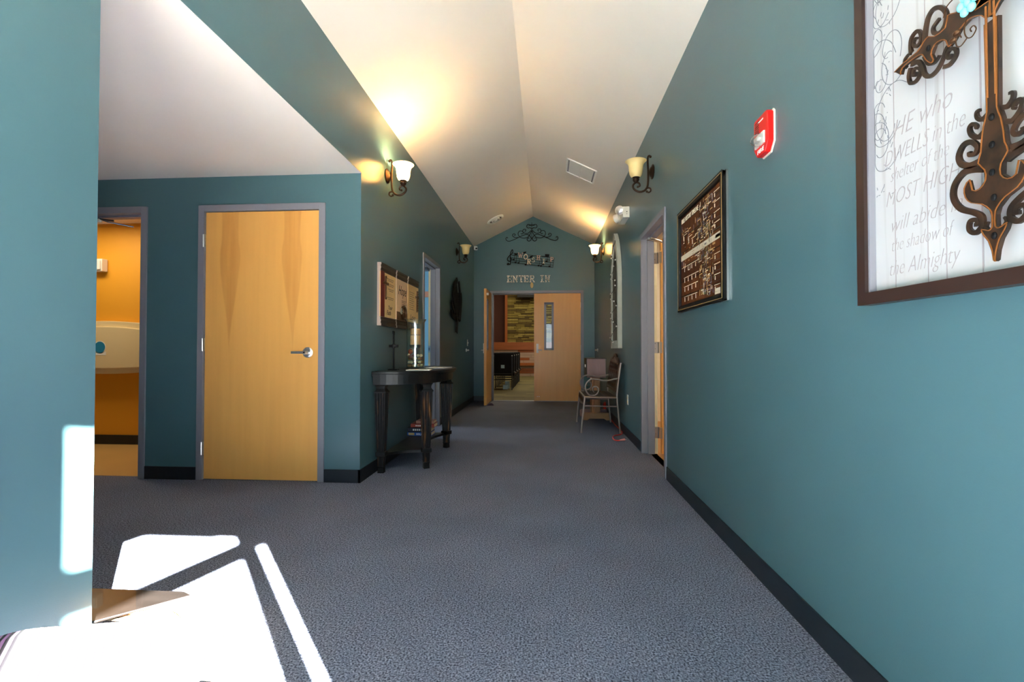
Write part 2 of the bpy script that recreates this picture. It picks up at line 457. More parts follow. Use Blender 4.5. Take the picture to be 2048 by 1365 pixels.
# chart paper: brown blocks
m = mat('chart_paper', (120, 66, 26), rough=0.6, spec=0.2); nt = m.node_tree; b = nt.nodes['Principled BSDF']
tc = nt.nodes.new('ShaderNodeTexCoord'); mp = nt.nodes.new('ShaderNodeMapping'); mp.inputs['Rotation'].default_value = (0, -PI/2, 0); mp.inputs['Scale'].default_value = (1, 1, 1)
sx = nt.nodes.new('ShaderNodeSeparateXYZ'); cb = nt.nodes.new('ShaderNodeCombineXYZ'); nt.links.new(tc.outputs['Object'], sx.inputs[0]); nt.links.new(sx.outputs[1], cb.inputs[0]); nt.links.new(sx.outputs[2], cb.inputs[1])
bk = nt.nodes.new('ShaderNodeTexBrick'); bk.inputs['Scale'].default_value = 1.0; bk.inputs['Brick Width'].default_value = 0.19; bk.inputs['Row Height'].default_value = 0.1; bk.inputs['Mortar Size'].default_value = 0.004
bk.inputs['Color1'].default_value = lin((104, 54, 20)); bk.inputs['Color2'].default_value = lin((66, 30, 10)); bk.inputs['Mortar'].default_value = lin((44, 20, 8)); nt.links.new(cb.outputs[0], bk.inputs[0]); nt.links.new(bk.outputs[0], b.inputs['Base Color'])

# striped ribbed upholstery
m = mat('ribbed_upholstery', (176, 140, 170), rough=0.8); nt = m.node_tree; b = nt.nodes['Principled BSDF']
tc = nt.nodes.new('ShaderNodeTexCoord'); wv = nt.nodes.new('ShaderNodeTexWave'); wv.wave_type = 'BANDS'; wv.bands_direction = 'X'; wv.inputs['Scale'].default_value = 26; mpw = nt.nodes.new('ShaderNodeMapping'); mpw.inputs['Rotation'].default_value = (0, 0, math.radians(-40)); nt.links.new(tc.outputs['Object'], mpw.inputs[0]); nt.links.new(mpw.outputs[0], wv.inputs[0])
mx = nt.nodes.new('ShaderNodeMix'); mx.data_type = 'RGBA'; mx.inputs[6].default_value = lin((12, 4, 14)); mx.inputs[7].default_value = lin((170, 126, 176)); rs = nt.nodes.new('ShaderNodeMapRange'); rs.inputs[1].default_value = 0.42; rs.inputs[2].default_value = 0.55; nt.links.new(wv.outputs['Fac'], rs.inputs[0]); nt.links.new(rs.outputs[0], mx.inputs[0]); nt.links.new(mx.outputs[2], b.inputs['Base Color'])
bp = nt.nodes.new('ShaderNodeBump'); bp.inputs['Strength'].default_value = 0.5; bp.inputs['Distance'].default_value = 0.004; nt.links.new(wv.outputs['Fac'], bp.inputs['Height']); nt.links.new(bp.outputs[0], b.inputs['Normal'])

# sanctuary carpet planks
m = mat('plank_carpet', (124, 106, 62), rough=0.9); nt = m.node_tree; b = nt.nodes['Principled BSDF']
tc = nt.nodes.new('ShaderNodeTexCoord'); bk = nt.nodes.new('ShaderNodeTexBrick'); bk.inputs['Scale'].default_value = 1.0; bk.inputs['Brick Width'].default_value = 0.9; bk.inputs['Row Height'].default_value = 0.22; bk.inputs['Mortar Size'].default_value = 0.0
bk.inputs['Color1'].default_value = lin((112, 102, 58)); bk.inputs['Color2'].default_value = lin((84, 76, 42)); nt.links.new(tc.outputs['Object'], bk.inputs[0])
mp = nt.nodes.new('ShaderNodeMapping'); mp.inputs['Scale'].default_value = (2, 22, 1); nt.links.new(tc.outputs['Object'], mp.inputs[0]); n1 = nt.nodes.new('ShaderNodeTexNoise'); n1.inputs['Scale'].default_value = 2; nt.links.new(mp.outputs[0], n1.inputs[0])
mm = nt.nodes.new('ShaderNodeMix'); mm.data_type = 'RGBA'; mm.blend_type = 'OVERLAY'; mm.inputs[0].default_value = 0.6; nt.links.new(bk.outputs[0], mm.inputs[6]); nt.links.new(n1.outputs[0], mm.inputs[7]); nt.links.new(mm.outputs[2], b.inputs['Base Color'])

# sconce glass: alabaster; the burning ones glow
def shade_mat(name, rgb, strength):
    m = bpy.data.materials.new(name); m.use_nodes = True; nt = m.node_tree; b = nt.nodes['Principled BSDF']
    b.inputs['Base Color'].default_value = lin(rgb); b.inputs['Roughness'].default_value = 0.35
    out = nt.nodes['Material Output']; tl = nt.nodes.new('ShaderNodeBsdfTranslucent'); tl.inputs[0].default_value = lin(rgb)
    mx = nt.nodes.new('ShaderNodeMixShader'); mx.inputs[0].default_value = 0.35
    nt.links.new(b.outputs[0], mx.inputs[1]); nt.links.new(tl.outputs[0], mx.inputs[2])
    if strength:
        em = nt.nodes.new('ShaderNodeEmission'); em.inputs[0].default_value = (1.0, 0.72, 0.30, 1); em.inputs[1].default_value = strength
        ad = nt.nodes.new('ShaderNodeAddShader'); nt.links.new(mx.outputs[0], ad.inputs[0]); nt.links.new(em.outputs[0], ad.inputs[1]); nt.links.new(ad.outputs[0], out.inputs[0])
    else: nt.links.new(mx.outputs[0], out.inputs[0])
    MATS[name] = m
shade_mat('shade_glass', (252, 232, 168), 0)
shade_mat('shade_glass_lit', (250, 226, 160), 8.0)

# ================================================================== THE SETTING
T = 0.13   # wall thickness
struct(MB().box(XL-0.14, 1.09, YB-0.12, YF+0.16, -0.06, 0).box(-6.0, XL-0.14, 1.3, YA+0.06, -0.06, 0), 'floor', 'carpet')
struct(MB().box(-25, 25, -25, 30, -0.3, -0.1), 'ground', 'ground_concrete')
prof = [(-1.75, ZS), (XL, ZS), (XRIDGE, ZR), (XR, ZS), (1.4, ZS), (1.4, 3.95), (-1.75, 3.95)]
struct(MB().prism(prof, lambda a, b, d: (a, d, b), YB-0.2, YF+0.2), 'ceiling', 'ceiling_paint')
struct(MB().box(-6.1, XL-0.002, 1.3, YA+0.02, ZA, ZA+0.05), 'ceiling_alcove', 'ceiling_paint')
mb = MB()
mb.box(XL-T, XL, YB-0.1, YN, 0, ZS).box(XL-T, XL, YN, YA, ZA+0.003, ZS)
LA, LB, LH = 5.552, 6.352, 2.112       # left corridor doorway, clear opening
RA, RB, RH = 3.936, 4.826, 2.118       # right doorway
mb.box(XL-T, XL, YA, LA-0.05, 0, ZS).box(XL-T, XL, LB+0.05, YF+T, 0, ZS).box(XL-T, XL, LA-0.05, LB+0.05, LH+0.05, ZS)
struct(mb, 'wall_left', 'teal_paint')
mb = MB()
mb.box(XR, XR+T, YS, RA-0.05, 0, ZS).box(XR, XR+T, RB+0.05, YF+T, 0, ZS).box(XR, XR+T, RA-0.05, RB+0.05, RH+0.05, ZS)
struct(mb, 'wall_right', 'teal_paint')
FA, FB, FH = -1.055, 0.690, 2.135
mb = MB().prism([(XL, 0), (FA-0.05, 0), (FA-0.05, FH+0.05), (FB+0.05, FH+0.05), (FB+0.05, 0), (XR, 0), (XR, ZS), (XRIDGE, ZR), (XL, ZS)], lambda a, b, d: (a, YF+d, b), 0, T)
struct(mb, 'wall_far', 'teal_paint')
D1A, D1B, D1H = -2.700, -1.762, 2.122   # closed maple door
D2A, D2B, D2H = -4.15, -3.232, 2.122    # restroom doorway
mb = MB()
mb.box(-6.1, D2A-0.05, YA, YA+T, 0, ZA).box(D2A-0.05, D2B+0.05, YA, YA+T, D2H+0.05, ZA).box(D2B+0.05, D1A-0.05, YA, YA+T, 0, ZA)
mb.box(D1A-0.05, D1B+0.05, YA, YA+T, D1H+0.05, ZA).box(D1B+0.05, XL-T, YA, YA+T, 0, ZA)
struct(mb, 'wall_alcove', 'teal_paint')
struct(MB().box(-6.1, XL-T, 1.3, YN-0.001, 0, ZA).box(-6.2, -6.1, 1.3, YA+T, 0, ZA), 'wall_alcove_side', 'teal_paint')

# glazed entrance behind the camera
mb = MB().box(XL-T, -1.2, YB-0.1, YB, 0, 3.6).box(0.28, 0.66, YB-0.1, YB, 0, 3.6).box(-1.2, 0.28, YB-0.1, YB, 0, 0.1).box(-1.2, 0.28, YB-0.1, YB, 2.08, 3.6)
mb.box(-0.49, -0.43, YB-0.08, YB-0.02, 0.1, 2.08)
struct(mb, 'wall_back', 'teal_paint')
w1 = setting('window_1', (-0.46, YB, 0))
for x0, x1, z0, z1 in ((-1.2, -0.49, 0.1, 2.08), (-0.43, 0.28, 0.1, 2.08)):
    MB().box(x0, x1, YB-0.053, YB-0.047, z0, z1).build('pane', 'window_glass', w1)
def PS(a, b, d): return (slx(a)+d*0.96, a-d*0.28, b)
ST = 0.04
mb = MB()
for y0, y1, z0, z1 in ((-0.355, YS+0.02, 0, 3.5), (-0.425, -0.365, 2.25, 3.5), (-0.425, -0.365, 0, 0.15), (-0.365, -0.355, 0, 3.5), (-0.50, -0.425, 0, 3.5),
                       (-1.15, -0.50, 2.77, 3.5), (-1.15, -0.50, 2.205, 2.325), (-1.15, -0.50, 0, 0.2), (-1.30, -1.15, 0, 3.5)):
    mb.prism([(y0, z0), (y1, z0), (y1, z1), (y0, z1)], PS, 0, ST)
struct(mb, 'wall_entrance', 'teal_paint')
w2 = setting('window_2', (slx(-0.8), -0.8, 0))
for y0, y1, z0, z1 in ((-0.425, -0.365, 0.15, 2.25), (-1.15, -0.50, 0.2, 2.205), (-1.15, -0.50, 2.325, 2.77)):
    MB().prism([(y0, z0), (y1, z0), (y1, z1), (y0, z1)], PS, 0.017, 0.023).build('pane', 'window_glass', w2)
struct(MB().prism([(slx(-1.28)+0.07, -1.28), (3.2, -1.28), (3.2, 1.2), (1.12, 1.2), (1.12, 0.2), (slx(0)+0.07, 0)], lambda a, b, d: (a, b, d), 3.0, 3.1), 'porch_roof', 'porch_roof')

# baseboards
def base(name, boxes):
    mb = MB()
    for q in boxes: mb.box(*q)
    return struct(mb, name, 'vinyl_base')
bt, bh = 0.007, 0.1
base('baseboard_right', [(XR-bt, XR+0.01, YS, RA-0.05, 0, bh), (XR-bt, XR+0.01, RB+0.05, YF, 0, bh)])
base('baseboard_left', [(XL-0.01, XL+bt, YB, YN+0.004, 0, bh), (XL-0.01, XL+bt, YA-bt, LA-0.05, 0, bh), (XL-0.01, XL+bt, LB+0.05, YF, 0, bh)])
base('baseboard_far', [(XL, FA-0.05, YF-bt, YF+0.01, 0, bh), (FB+0.05, XR, YF-bt, YF+0.01, 0, bh)])
base('baseboard_alcove', [(D2B+0.05, D1A-0.05, YA-bt, YA+0.01, 0, bh), (D1B+0.05, XL+bt-0.001, YA-bt, YA+0.01, 0, bh)])

# ------------------------------------------------------------------ doors
def door_frame(P, a, b, h, root, inner=None, stop=(0.048, 0.112)):
    mb = MB()
    for u0, u1 in ((a-0.05, a), (b, b+0.05)):
        pbox(mb, P, u0, u1, -0.012, T+0.012, 0, h+0.05)
    pbox(mb, P, a, b, -0.012, T+0.012, h, h+0.05)
    o = mb.build('frame', 'grey_metal_paint', root, bevel=0.003)
    mb = MB()
    pbox(mb, P, a, a+0.016, stop[0], stop[1], 0, h); pbox(mb, P, b-0.016, b, stop[0], stop[1], 0, h); pbox(mb, P, a, b, stop[0], stop[1], h-0.016, h)
    mb.build('door_stop', 'grey_metal_paint', root)
    if inner:
        mb = MB()
        pbox(mb, P, a, a+0.0015, stop[1], T+0.0135, 0, h); pbox(mb, P, b-0.0015, b, stop[1], T+0.0135, 0, h); pbox(mb, P, a, b, stop[1], T+0.0135, h-0.0015, h)
        plab(mb.build('inner_rabbet', inner, root), 'cream painted inner side of the frame')
    return o

# 1: closed maple door in the alcove wall
d1 = setting('door_1', (-2.231, YA, 0))
d1['label'] = 'closed maple door with lever handle and grey steel frame'
door_frame(PA, D1A, D1B, D1H, d1, stop=(0.058, 0.112))
mb = MB(); pbox(mb, PA, D1A+0.003, D1B-0.003, 0.008, 0.052, 0.006, D1H-0.004)
leaf = mb.build('leaf', 'door_maple', d1)
for z in (1.89, 1.066, 0.248):
    h = MB().lathe([(0.0075, z-0.05), (0.0075, z+0.05)], (D1A-0.004, YA-0.012, 0), 'z', 10)
    h.box(D1A-0.012, D1A+0.012, YA-0.014, YA-0.004, z-0.05, z+0.05)
    h.build('hinge', 'steel', d1)
hx, hz = -1.852, 1.004
lv = MB().lathe([(0.041, 0.0), (0.041, 0.006), (0.030, 0.013), (0.014, 0.014)], (hx, YA+0.008, hz), 'y', 28)
lv.v = [(x, 2*(YA+0.008)-y, z) for x, y, z in lv.v]
hl = lv.build('handle', 'chrome', d1, smooth=True)
q = MB().lathe([(0.0135, 0), (0.0135, 0.052), (0.011, 0.056)], (hx, YA+0.0, hz), 'y', 16)
q.v = [(x-0.38*(YA-(2*YA-y))*-1*0 , 2*YA-y, z) for x, y, z in q.v]
q.build('lever_hub', 'chrome', hl, smooth=True)
MB().lathe([(0.006, 0), (0.006, 0.002)], (hx, YA-0.0585, hz), 'y', 12).build('keyhole', 'black_plastic', hl)
MB().box(hx-0.105, hx-0.008, YA-0.056, YA-0.042, hz-0.0095, hz+0.0095).build('lever', 'chrome', hl, bevel=0.003)

# 2: restroom doorway with a door closer arm
d2 = setting('door_2', (-3.69, YA, 0))
door_frame(PA, D2A, D2B, D2H, d2)
cl = MB().tube([(-3.66, YA+0.06, 2.10), (-3.62, YA+0.10, 2.085), (-3.505, YA+0.22, 2.072)], 0.006)
cl.tube([(-3.69, YA+0.04, 2.105), (-3.60, YA+0.07, 2.092), (-3.56, YA+0.09, 2.09)], 0.008)
c_ = cl.build('closer_arm', 'dark_steel', d2)
MB().lathe([(0.016, 2.07), (0.016, 2.1)], (-3.655, YA+0.06, 0), 'z', 12).build('closer_pivot', 'white_plastic', c_)

# 3: right doorway, its door swung open into the side room
d3 = setting('door_3', (XR, 4.38, 0))
door_frame(PR, RA, RB, RH, d3, inner='cream_paint')
MB().box(1.125, 2.0, RB-0.046, RB-0.002, 0.008, RH-0.006).build('leaf', 'door_maple_plain', d3)
for z in (1.93, 1.045, 0.21):
    h = MB().box(XR+0.098, XR+0.15, RB-0.0045, RB-0.002, z-0.055, z+0.055).lathe([(0.007, z-0.055), (0.007, z+0.055)], (XR+0.152, RB-0.008, 0), 'z', 10).box(XR+0.154, XR+0.178, RB-0.049, RB-0.046, z-0.055, z+0.055)
    hg = h.build('hinge', 'steel', d3)
    for k in range(4): MB().lathe([(0.004, 0), (0.004, 0.001)], (XR+0.108+0.014*(k % 2), RB-0.0055, z-0.04+0.027*k), 'y', 8).build('screw', 'dark_steel', hg)
cl = MB().tube([(XR+0.05, RB-0.20, 2.085), (XR+0.17, RB-0.07, 2.082)], 0.008).tube([(XR+0.02, RB-0.10, 2.098), (XR+0.20, RB-0.05, 2.075)], 0.006)
c_ = cl.build('closer_arm', 'steel', d3)
MB().ball((XR+0.035, RB-0.16, 2.088), 0.018).build('closer_pivot', 'steel', c_, smooth=True)
MB().box(XR+0.13, 1.9, RA+0.2, RB-0.05, -0.055, 0.004).build('threshold', 'wood_floor', d3)

# 4: left corridor doorway
d4 = setting('door_4', (XL, 5.95, 0))
door_frame(PLW, LA, LB, LH, d4, inner='cream_paint')
s_ = MB().box(XL-0.146, XL-0.116, LB-0.004, LB-0.0015, 0.985, 1.075).build('strike_plate', 'steel', d4)
MB().box(XL-0.137, XL-0.125, LB-0.006, LB-0.003, 1.01, 1.05).build('strike_hole', 'dark_steel', s_)
MB().box(XL-0.16, XL-0.10, LB-0.25, LB-0.10, 2.06, 2.095).build('closer_arm', 'dark_steel', d4, bevel=0.004)

# 5: double doors to the sanctuary
d5 = setting('door_5', (-0.18, YF, 0))
door_frame(PFAR, FA, FB, FH, d5)
MB().box(FA, FB, YF-0.002, YF+T+0.02, 0.0, 0.006).build('threshold', 'dark_steel', d5)
# closed right leaf built around its glass lite
lx0, lx1 = -0.230, FB-0.003
gx0, gx1, gz0, gz1 = -0.022, 0.150, 1.018, 1.945
mb = MB()
for x0, x1, z0, z1 in ((lx0, gx0, 0.012, FH-0.005), (gx1, lx1, 0.012, FH-0.005), (gx0, gx1, 0.012, gz0), (gx0, gx1, gz1, FH-0.005)):
    mb.box(x0, x1, YF+0.008, YF+0.050, z0, z1)
lf = mb.build('leaf', 'door_maple_plain', d5)
fr = MB()
for x0, x1, z0, z1 in ((gx0-0.008, gx0+0.032, gz0-0.008, gz1+0.008), (gx1-0.032, gx1+0.008, gz0-0.008, gz1+0.008), (gx0, gx1, gz0-0.008, gz0+0.032), (gx0, gx1, gz1-0.032, gz1+0.008)):
    fr.box(x0, x1, YF+0.001, YF+0.057, z0, z1)
fr.build('lite_frame', 'grey_metal_paint', lf)
MB().box(gx0+0.03, gx1-0.03, YF+0.027, YF+0.032, gz0+0.03, gz1-0.03).build('lite_glass', 'window_glass', lf)
lk = MB().box(-0.186, -0.142, YF-0.010, YF+0.008, 0.955, 1.135).build('lock_plate', 'white_plastic', lf, bevel=0.003)
MB().tube([(-0.150, YF-0.010, 1.012), (-0.150, YF-0.048, 1.012), (-0.075, YF-0.052, 1.012)], 0.009, 10).build('lever', 'steel', lk, smooth=True)
for z in (1.9, 1.06): MB().lathe([(0.008, z-0.05), (0.008, z+0.05)], (lx1+0.004, YF+0.004, 0), 'z', 10).build('hinge', 'white_plastic', d5)
for x in (-0.165, -0.13): MB().lathe([(0.008, 0), (0.008, 0.003)], (x, YF+0.005, 0.095), 'y', 10).build('bolt_head', 'pure_white', lf)
# open left leaf, parallel to the corridor
oy0, oy1, ox0, ox1 = 8.630, 9.452, -1.116, -1.072
py0, py1 = 8.72, 8.885
mb = MB()
for y0, y1, z0, z1 in ((oy0, py0, 0.012, FH-0.005), (py1, oy1, 0.012, FH-0.005), (py0, py1, 0.012, gz0), (py0, py1, gz1, FH-0.005)):
    mb.box(ox0, ox1, y0, y1, z0, z1)
lo = mb.build('leaf', 'door_maple_plain', d5)
fr = MB()
for y0, y1, z0, z1 in ((py0-0.008, py0+0.03, gz0-0.008, gz1+0.008), (py1-0.03, py1+0.008, gz0-0.008, gz1+0.008), (py0, py1, gz0-0.008, gz0+0.03), (py0, py1, gz1-0.03, gz1+0.008)):
    fr.box(ox0-0.007, ox1+0.007, y0, y1, z0, z1)
fr.build('lite_frame', 'dark_steel', lo)
MB().box(-1.097, -1.092, py0+0.03, py1-0.03, gz0+0.03, gz1-0.03).build('lite_glass', 'window_glass', lo)
lk = MB().box(ox0-0.018, ox0, 8.66, 8.70, 0.955, 1.135).build('lock_plate', 'white_plastic', lo, bevel=0.003)
MB().tube([(ox0-0.015, 8.68, 1.012), (ox0-0.05, 8.68, 1.012), (ox0-0.053, 8.75, 1.012)], 0.009, 10).build('lever', 'steel', lk, smooth=True)
MB().lathe([(0.024, 0), (0.024, 0.03), (0.018, 0.036)], (ox1, 8.68, FH-0.1), 'x', 16).build('door_holder', 'pure_white', lo, smooth=True)
MB().box(ox0-0.001, ox1+0.001, oy0-0.001, oy1, 0.004, 0.014).build('door_sweep', 'dark_steel', lo)

# ------------------------------------------------------------------ rooms behind the doorways
def room(side, x0, x1, y0, y1, z1, wm, skip, fm, base_m='vinyl_base'):
    mb = MB(); t = 0.06
    if 'x0' not in skip: mb.box(x0-t, x0, y0-t, y1+t, 0, z1)
    if 'x1' not in skip: mb.box(x1, x1+t, y0-t, y1+t, 0, z1)
    if 'y0' not in skip: mb.box(x0-t, x1+t, y0-t, y0, 0, z1)
    if 'y1' not in skip: mb.box(x0-t, x1+t, y1, y1+t, 0, z1)
    struct(mb, 'wall_'+side, wm)
    struct(MB().box(x0-t, x1+t, y0-t, y1+t, z1, z1+t), 'ceiling_'+side, 'ceiling_paint')
    struct(MB().box(x0-t, x1+t, y0, y1+t, -0.06, 0.0), 'floor_'+side, fm)
room('restroom', -6.0, -3.05, YA+T, 4.905, ZA, 'ochre_paint', ('y0',), 'tan_vinyl')
struct(MB().box(D2A, D2B, YA+0.062, YA+T, -0.06, 0.001), 'floor_doorway', 'tan_vinyl')
struct(MB().box(-6.0, -3.05, 4.892, 4.905, 0, 0.1), 'baseboard_restroom', 'vinyl_base')
room('side_room', XR+T, 4.0, 3.3, 7.0, 2.7, 'room_cream', ('x0',), 'wood_floor')
room('blue_room', -4.2, XL-T, 5.0, 8.2, 2.7, 'blue_paint', ('x1',), 'carpet')
area('restroom_lamp', (-4.6, 4.3, ZA-0.03), (0, 0, 0), 0.9, 0.3, 14, (1.0, 0.86, 0.62))
area('side_room_lamp', (2.4, 5.4, 2.66), (0, 0, 0), 1.0, 1.0, 40, (1.0, 0.88, 0.68))
area('blue_room_daylight', (-4.15, 6.6, 1.5), (0, -PI/2, 0), 1.2, 1.2, 45, (0.80, 0.92, 1.0))
# sanctuary
mb = MB(); SX0, SX1, SY0, SY1, SZ = -5.0, 5.0, YF+T, 18.9, 4.6
mb.box(SX0-0.06, SX0, SY0, SY1, 0, SZ).box(SX1, SX1+0.06, SY0, SY1, 0, SZ).box(SX0, SX1, SY1, SY1+0.06, 0, SZ)
mb.box(SX0, XL-T, SY0-0.06, SY0, 0, SZ).box(XR+T, SX1, SY0-0.06, SY0, 0, SZ).box(XL-T-0.01, XR+T+0.01, SY0-0.06, SY0+0.001, 2.3, SZ)
struct(mb, 'wall_sanctuary', 'maroon_paint')
struct(MB().box(SX0, SX1, SY0-0.06, SY1, SZ, SZ+0.06), 'ceiling_sanctuary', 'ceiling_paint')
struct(MB().box(SX0, SX1, YF+0.16, SY1, -0.06, 0.001), 'floor_sanctuary', 'plank_carpet')
area('sanctuary_lamp', (0, 13.6, SZ-0.05), (0, 0, 0), 4, 4, 110, (1.0, 0.86, 0.62))
area('stage_lamp', (0, 16.9, SZ-0.05), (math.radians(-25), 0, 0), 3, 0.6, 120, (1.0, 0.9, 0.66))
# stone feature wall
sw = struct(MB().box(-1.49, 2.4, 18.72, 18.9, 1.2, SZ-0.02), 'wall_stone', 'mortar')
stone_me = {}
z = 1.292
while z < 3.28:
    hh = random.choice((0.042, 0.05, 0.058, 0.066)); x = -1.49
    while x < 0.62:
        ww = random.choice((0.26, 0.34, 0.42, 0.54))
        if x+ww > 0.62: ww = 0.62-x+0.001
        k = (hh, round(ww, 3), random.randrange(5))
        if k not in stone_me:
            mb = MB().box(0, ww-0.008, 0, 0.05+0.04*random.random(), 0, hh-0.007)
            o = mb.build('stone', 'stone_%d' % k[2], sw, bevel=0.006, bseg=1); stone_me[k] = o.data; o.location = (x, 18.72-0.06-0.02*random.random(), z)
        else:
            o = bpy.data.objects.new('stone', stone_me[k]); COL.objects.link(o); o.parent = sw; o.location = (x, 18.72-0.06-0.02*random.random(), z)
        x += ww
    z += hh
struct(MB().box(-1.585, -1.49, 18.6, 18.9, 1.29, SZ-0.02), 'trim_1', 'orange_wood')
# stage front: low platform, nosing and half wall of planks
st = setting('wall_stage', (0, 18.3, 0))
MB().box(-3.2, 3.2, 18.32, 18.6, 0, 0.40).build('platform', 'dark_wood', st)
plab(MB().box(-3.2, 3.2, 18.2, 18.62, 0.405, 0.50).build('nosing', 'orange_wood', st), 'orange wooden stage nosing')
MB().box(-3.2, 3.2, 18.50, 18.6, 0.5, 1.28).build('half_wall', 'dark_wood', st)
MB().box(-3.2, 3.2, 18.44, 18.62, 1.0, 1.295).build('cap_board', 'stage_wood_red', st)
for z0, z1, yy in ((0.0, 0.40, 18.30), (0.5, 1.0, 18.48)):
    z = z0
    while z < z1-0.05:
        x = -2.0-0.3*random.random()
        while x < 0.8:
            ww = random.choice((0.5, 0.7, 0.9)); MB().box(x, x+ww-0.006, yy, yy+0.022, z+0.002, min(z+0.098, z1)-0.002).build('plank', 'stage_wood' if random.random() < 0.75 else 'stage_wood_red', st); x += ww
        z += 0.1
tv = thing('monitor', (-0.5, 18.46, 3.02), 'black flat screen high on the stone wall beyond the double doors', 'screen')
MB().box(-1.10, 0.1, 18.42, 18.50, 3.02, 3.62).build('screen', 'black_plastic', tv, bevel=0.01)
MB().box(-0.6, -0.4, 18.50, 18.62, 3.2, 3.4).build('bracket', 'black_iron', tv)
# padded chairs in the sanctuary, seen from behind
def pew_chair(y, label):
    cx = -1.085
    t = thing('stacking_chair', (cx, y, 0), label, 'chair', 'chairs in a column beyond the double doors')
    bk = MB().box(cx-0.285, cx+0.285, y-0.035, y+0.035, 0.42, 0.94).build('backrest', 'black_fabric', t, bevel=0.03)
    MB().box(cx-0.045, cx+0.045, y-0.039, y-0.035, 0.545, 0.63).build('paper_tag', 'pale_card', bk)
    MB().box(cx-0.28, cx+0.30, y-0.02, y+0.48, 0.355, 0.45).build('seat', 'black_fabric', t, bevel=0.03)
    MB().box(cx-0.27, cx+0.315, y+0.1, y+0.46, 0.40, 0.425).build('seat_edge', 'ply_seat', t)
    for s in (-1, 1):
        MB().tube([(cx+s*0.235, y-0.04, 0.86), (cx+s*0.235, y-0.05, 0.4), (cx+s*0.235, y-0.055, 0.0)], 0.015).build('leg', 'chair_steel', t)
        MB().tube([(cx+s*0.235, y+0.43, 0.37), (cx+s*0.235, y+0.45, 0.0)], 0.015).build('leg', 'chair_steel', t)
        MB().ball((cx+s*0.235, y-0.043, 0.862), 0.016).build('tube_cap', 'pure_white', t)
    MB().tube([(cx-0.235, y-0.05, 0.405), (cx+0.235, y-0.05, 0.405)], 0.009).build('stretcher', 'dark_steel', t)
    rk = MB()
    for yy in (y+0.06, y+0.18, y+0.3): rk.tube([(cx-0.235, yy, 0.25), (cx+0.235, yy, 0.25)], 0.005)
    rk.tube([(cx-0.235, y-0.05, 0.25), (cx-0.235, y+0.4, 0.25)], 0.006).tube([(cx+0.235, y-0.05, 0.25), (cx+0.235, y+0.4, 0.25)], 0.006).tube([(cx-0.235, y-0.05, 0.25), (cx+0.235, y-0.05, 0.25)], 0.006)
    rk.build('book_rack', 'chair_steel', t)
for y, lb in ((12.13, 'black padded chair with a paper tag, nearest beyond the double doors'), (13.05, 'black padded chair second in the column beyond the double doors'),
              (14.0, 'black padded chair third in the column beyond the double doors'), (14.95, 'black padded chair farthest in the column, nearest the wooden stage')):
    pew_chair(y, lb)
c_ = MB().box(-1.09, -0.97, 12.22, 12.36, 0.0, 0.115).build('box', 'pale_card', bevel=0.003); tag(c_, 'small pale blue box on the floor under the nearest padded chair', 'box')
c_ = MB().box(-1.06, -0.95, 12.5, 12.6, 0.0, 0.19).build('box', 'pale_card', bevel=0.003); tag(c_, 'taller pale box behind the small blue box under the chairs', 'box')

# ================================================================== THINGS
def lathe_axis(mb, prof, c, ax, seg=20, caps=True):
    ax = Vector(ax).normalized(); q = ax.to_track_quat('Z', 'Y').to_matrix(); c = Vector(c)
    k = len(mb.v); t = MB().lathe(prof, (0, 0, 0), 'z', seg, caps)
    mb.add([c+q @ Vector(p) for p in t.v], t.f); return mb

